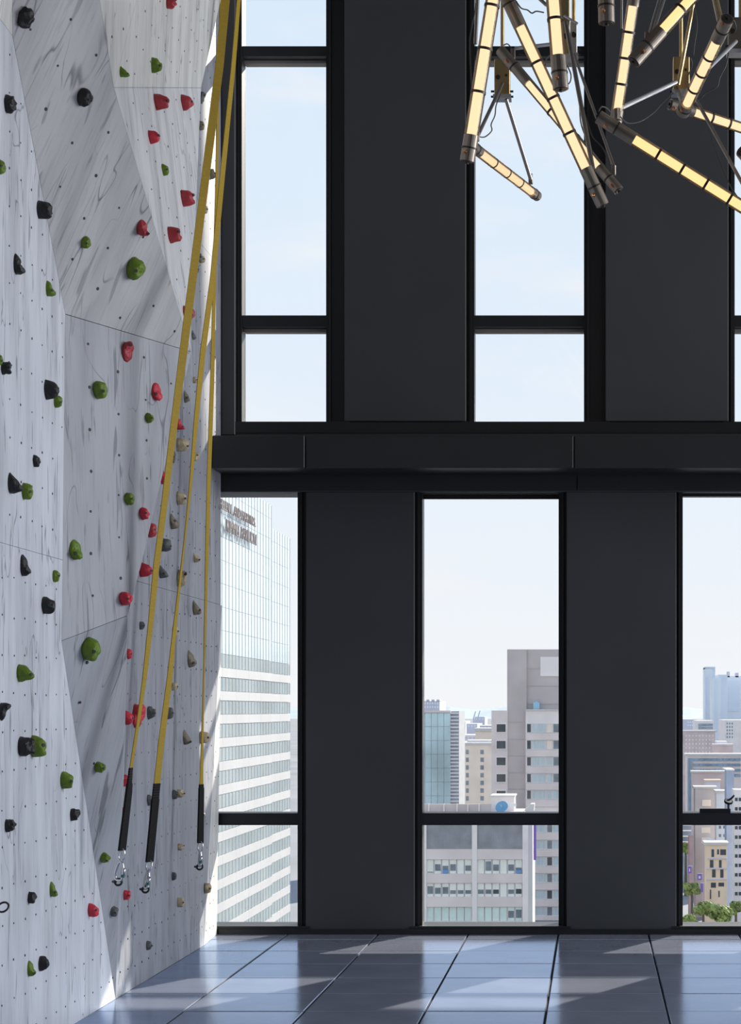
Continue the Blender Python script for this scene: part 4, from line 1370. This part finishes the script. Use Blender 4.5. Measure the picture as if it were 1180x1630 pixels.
for y in (1207, 1215.5, 1224, 1232):
    for x in range(8): bpx(b, 'window_band', 1104 + 9.5 * x, 1112.5 + 9.5 * x, y, y + 4.2, 480, .5, 'glassb', .3)
bpx(b, 'stair_strip', 1096, 1102, 1207, 1290, 480, 1, 'glassb', .5)
b = bld('brown_loft', 1103, 1157, 1230, 390, 5, 'brown', 'brown loft building with rooftop huts left of the slate blue tower')
parapet(b, 1103, 1157, 1230, 390, 5, 'roofw', .35)
grid(b, 1106, 1134, 1314, 1440, 3, 9, 390, 'concrete_p', .5, .5)
hut = thing('rooftop_hut', W(1136, 1250, 372), 'low lilac hut with bright roof on the brown loft building', 'hut')
MB().box(XW(1123, 372), XW(1147, 372), 372, 375, ZW(1262, 372), ZW(1243, 372)).build('wall', C_['lilac'], hut)
MB().box(XW(1122, 372), XW(1148, 372), 371.6, 375.4, ZW(1243, 372), ZW(1241, 372)).build('roof_slab', C_['orange'], hut)
b = bld('grey_loft', 1107, 1140, 1255, 350, 5, 'concrete_d', 'grey brick loft with pale roof below the lilac hut')
parapet(b, 1107, 1140, 1255, 350, 5, 'roofw', .35)
bpx(b, 'window', 1118, 1132, 1273, 1283, 350, .4, 'tan', .2)
for r in range(2): win(b, 1117, 1131, 1317 + 16 * r, 1326 + 16 * r, 350, 'tan', 'white', .12)
b = bld('slate_tower', 1157, 1169, 1226, 330, 5, 'dblue', 'narrow slate blue tower rising full height in the right window')
bpx(b, 'roof_slab', 1156, 1170, 1224.5, 1227, 330, 10, 'roofw', .2)
b = bld('white_flats', 1169, 1240, 1257, 318, 5, 'concrete_p', 'pale flats with paired dark windows at the right edge of the right window')
grid(b, 1169.5, 1181.5, 1265, 1445, 2, 12, 318, 'glassd', .72, .36)
b = bld('white_slab', 1141, 1157, 1262, 342, 5, 'white', 'white slab with small dark windows between the loft and the slate tower')
parapet(b, 1141, 1157, 1262, 342, 5, 'roofw', .4)
grid(b, 1143, 1157, 1310, 1350, 2, 3, 342, 'glassm', .5, .35)
b = bld('orange_house', 1125, 1158, 1345, 300, 5, 'orange', 'orange brick house with white roof above the street trees')
parapet(b, 1124, 1158, 1345, 300, 5, 'roofw', .4)
for y0 in (1366.5, 1383, 1400): bpx(b, 'ledge', 1125, 1158, y0 - 1.5, y0, 300, .5, 'lilac', .3)
for (a, c, y0, y1) in ((1133, 1137, 1352, 1364), (1142, 1145, 1352, 1360), (1147, 1156, 1352, 1361), (1130.5, 1136, 1369, 1381), (1145, 1149, 1369, 1381), (1134, 1139.5, 1384, 1396.5), (1147, 1152, 1384, 1397), (1132, 1140, 1405, 1413), (1144, 1153, 1405, 1411), (1130.5, 1132.5, 1416, 1431), (1144, 1146, 1418, 1428)):
    plain_win(b, a, c, y0, y1, 300, 'glassd')
b = bld('white_roof_hut', 1128, 1136, 1337, 306, 5, 'white', 'white stair hut on the orange brick house')
b = bld('red_house', 1098, 1104, 1332, 345, 5, 'red', 'narrow red brick house at the left of the right lower pane')
b = bld('teal_house', 1080, 1102, 1296, 400, 5, 'glassb', 'blue glazed house at the far left of the right lower pane')
for r in range(4): bpx(b, 'floor_edge', 1080, 1102, 1312 + 9 * r, 1314 + 9 * r, 400, .5, 'white', .3)

def banner(x0, x1, y0, y1, Y, label, white=True):
    o = thing('street_banner', W(x0, y0, Y), label, 'banner', 'purple street banners')
    MB().box(XW(x0, Y), XW(x1, Y), Y, Y + .06, ZW(y1, Y), ZW(y0, Y)).build('cloth', C_['purple'], o)
    if white: MB().box(XW(x0 + 2, Y), XW(x1 - 2, Y), Y - .03, Y, ZW(y1 - 2.5, Y), ZW(y0 + 3.5, Y)).build('emblem', C_['white'], o)
    MB().tube(W(x0, y0 - .5, Y + .03), W(x1 + 2, y0 - .5, Y + .03), .05, n=6).build('pole', C_['white'], o)
banner(1110.5, 1117.5, 1391, 1401, 290, 'square purple banner with white emblem beside the orange brick house')
banner(1115.5, 1119.5, 1406, 1420, 288, 'narrow plain purple banner below the square one', False)
banner(1095.5, 1101, 1379, 1390, 292, 'leftmost purple banner with white emblem over the street')

def tree(px, py0, py1, wpx, Y, label, seed):
    rnd = random.Random(seed)
    zt, zb = ZW(py0, Y), ZW(py1, Y)
    cx = XW(px, Y)
    rx, rz = wpx / 2 * Y / F, (zt - zb) / 2
    o = thing('street_tree', (cx, Y, GZ), label, 'tree', 'street trees')
    MB().tube((cx, Y, GZ), (cx, Y, zb + rz), .35, .16, n=8).build('trunk', C_['bark'], o)
    mb = MB()
    lobes = [(Vector((cx + rnd.uniform(-.6, .6) * rx, Y + rnd.uniform(-.6, .6) * rx, (zt + zb) / 2 + rnd.uniform(-.5, .5) * rz)), rnd.uniform(.35, .6)) for _ in range(12)]
    for k in range(2200):
        c, s = rnd.choice(lobes)
        d = Vector((rnd.gauss(0, 1), rnd.gauss(0, 1), rnd.gauss(0, 1))).normalized()
        p = c + Vector((d.x * rx, d.y * rx, d.z * rz)) * s * rnd.uniform(.75, 1.02)
        n = (d + Vector((rnd.uniform(-.6, .6), rnd.uniform(-.6, .6), rnd.uniform(-.3, .9)))).normalized()
        a = n.orthogonal().normalized() * .16
        b2 = n.cross(a).normalized() * .26
        mb.add([p - a, p - b2, p + a, p + b2], [(0, 1, 2, 3)])
    f = mb.build('foliage', C_['leaf'], o)
    f['kind'] = 'stuff'
tree(1102, 1404, 1426, 28, 296, 'round sunny street tree left of the orange brick house', 1)
tree(1120, 1432, 1462, 34, 276, 'broad sunny tree in the lower left of the right window', 2)
tree(1146, 1438, 1470, 44, 270, 'largest leafy tree at the foot of the orange brick house', 3)
tree(1172, 1434, 1458, 18, 280, 'small tree at the foot of the pale flats', 4)
tree(1092, 1341, 1358, 14, 390, 'far street tree at the left edge of the right lower pane', 5)
tree(1099, 1455, 1475, 22, 266, 'lowest small tree at the left bottom corner of the right window', 6)
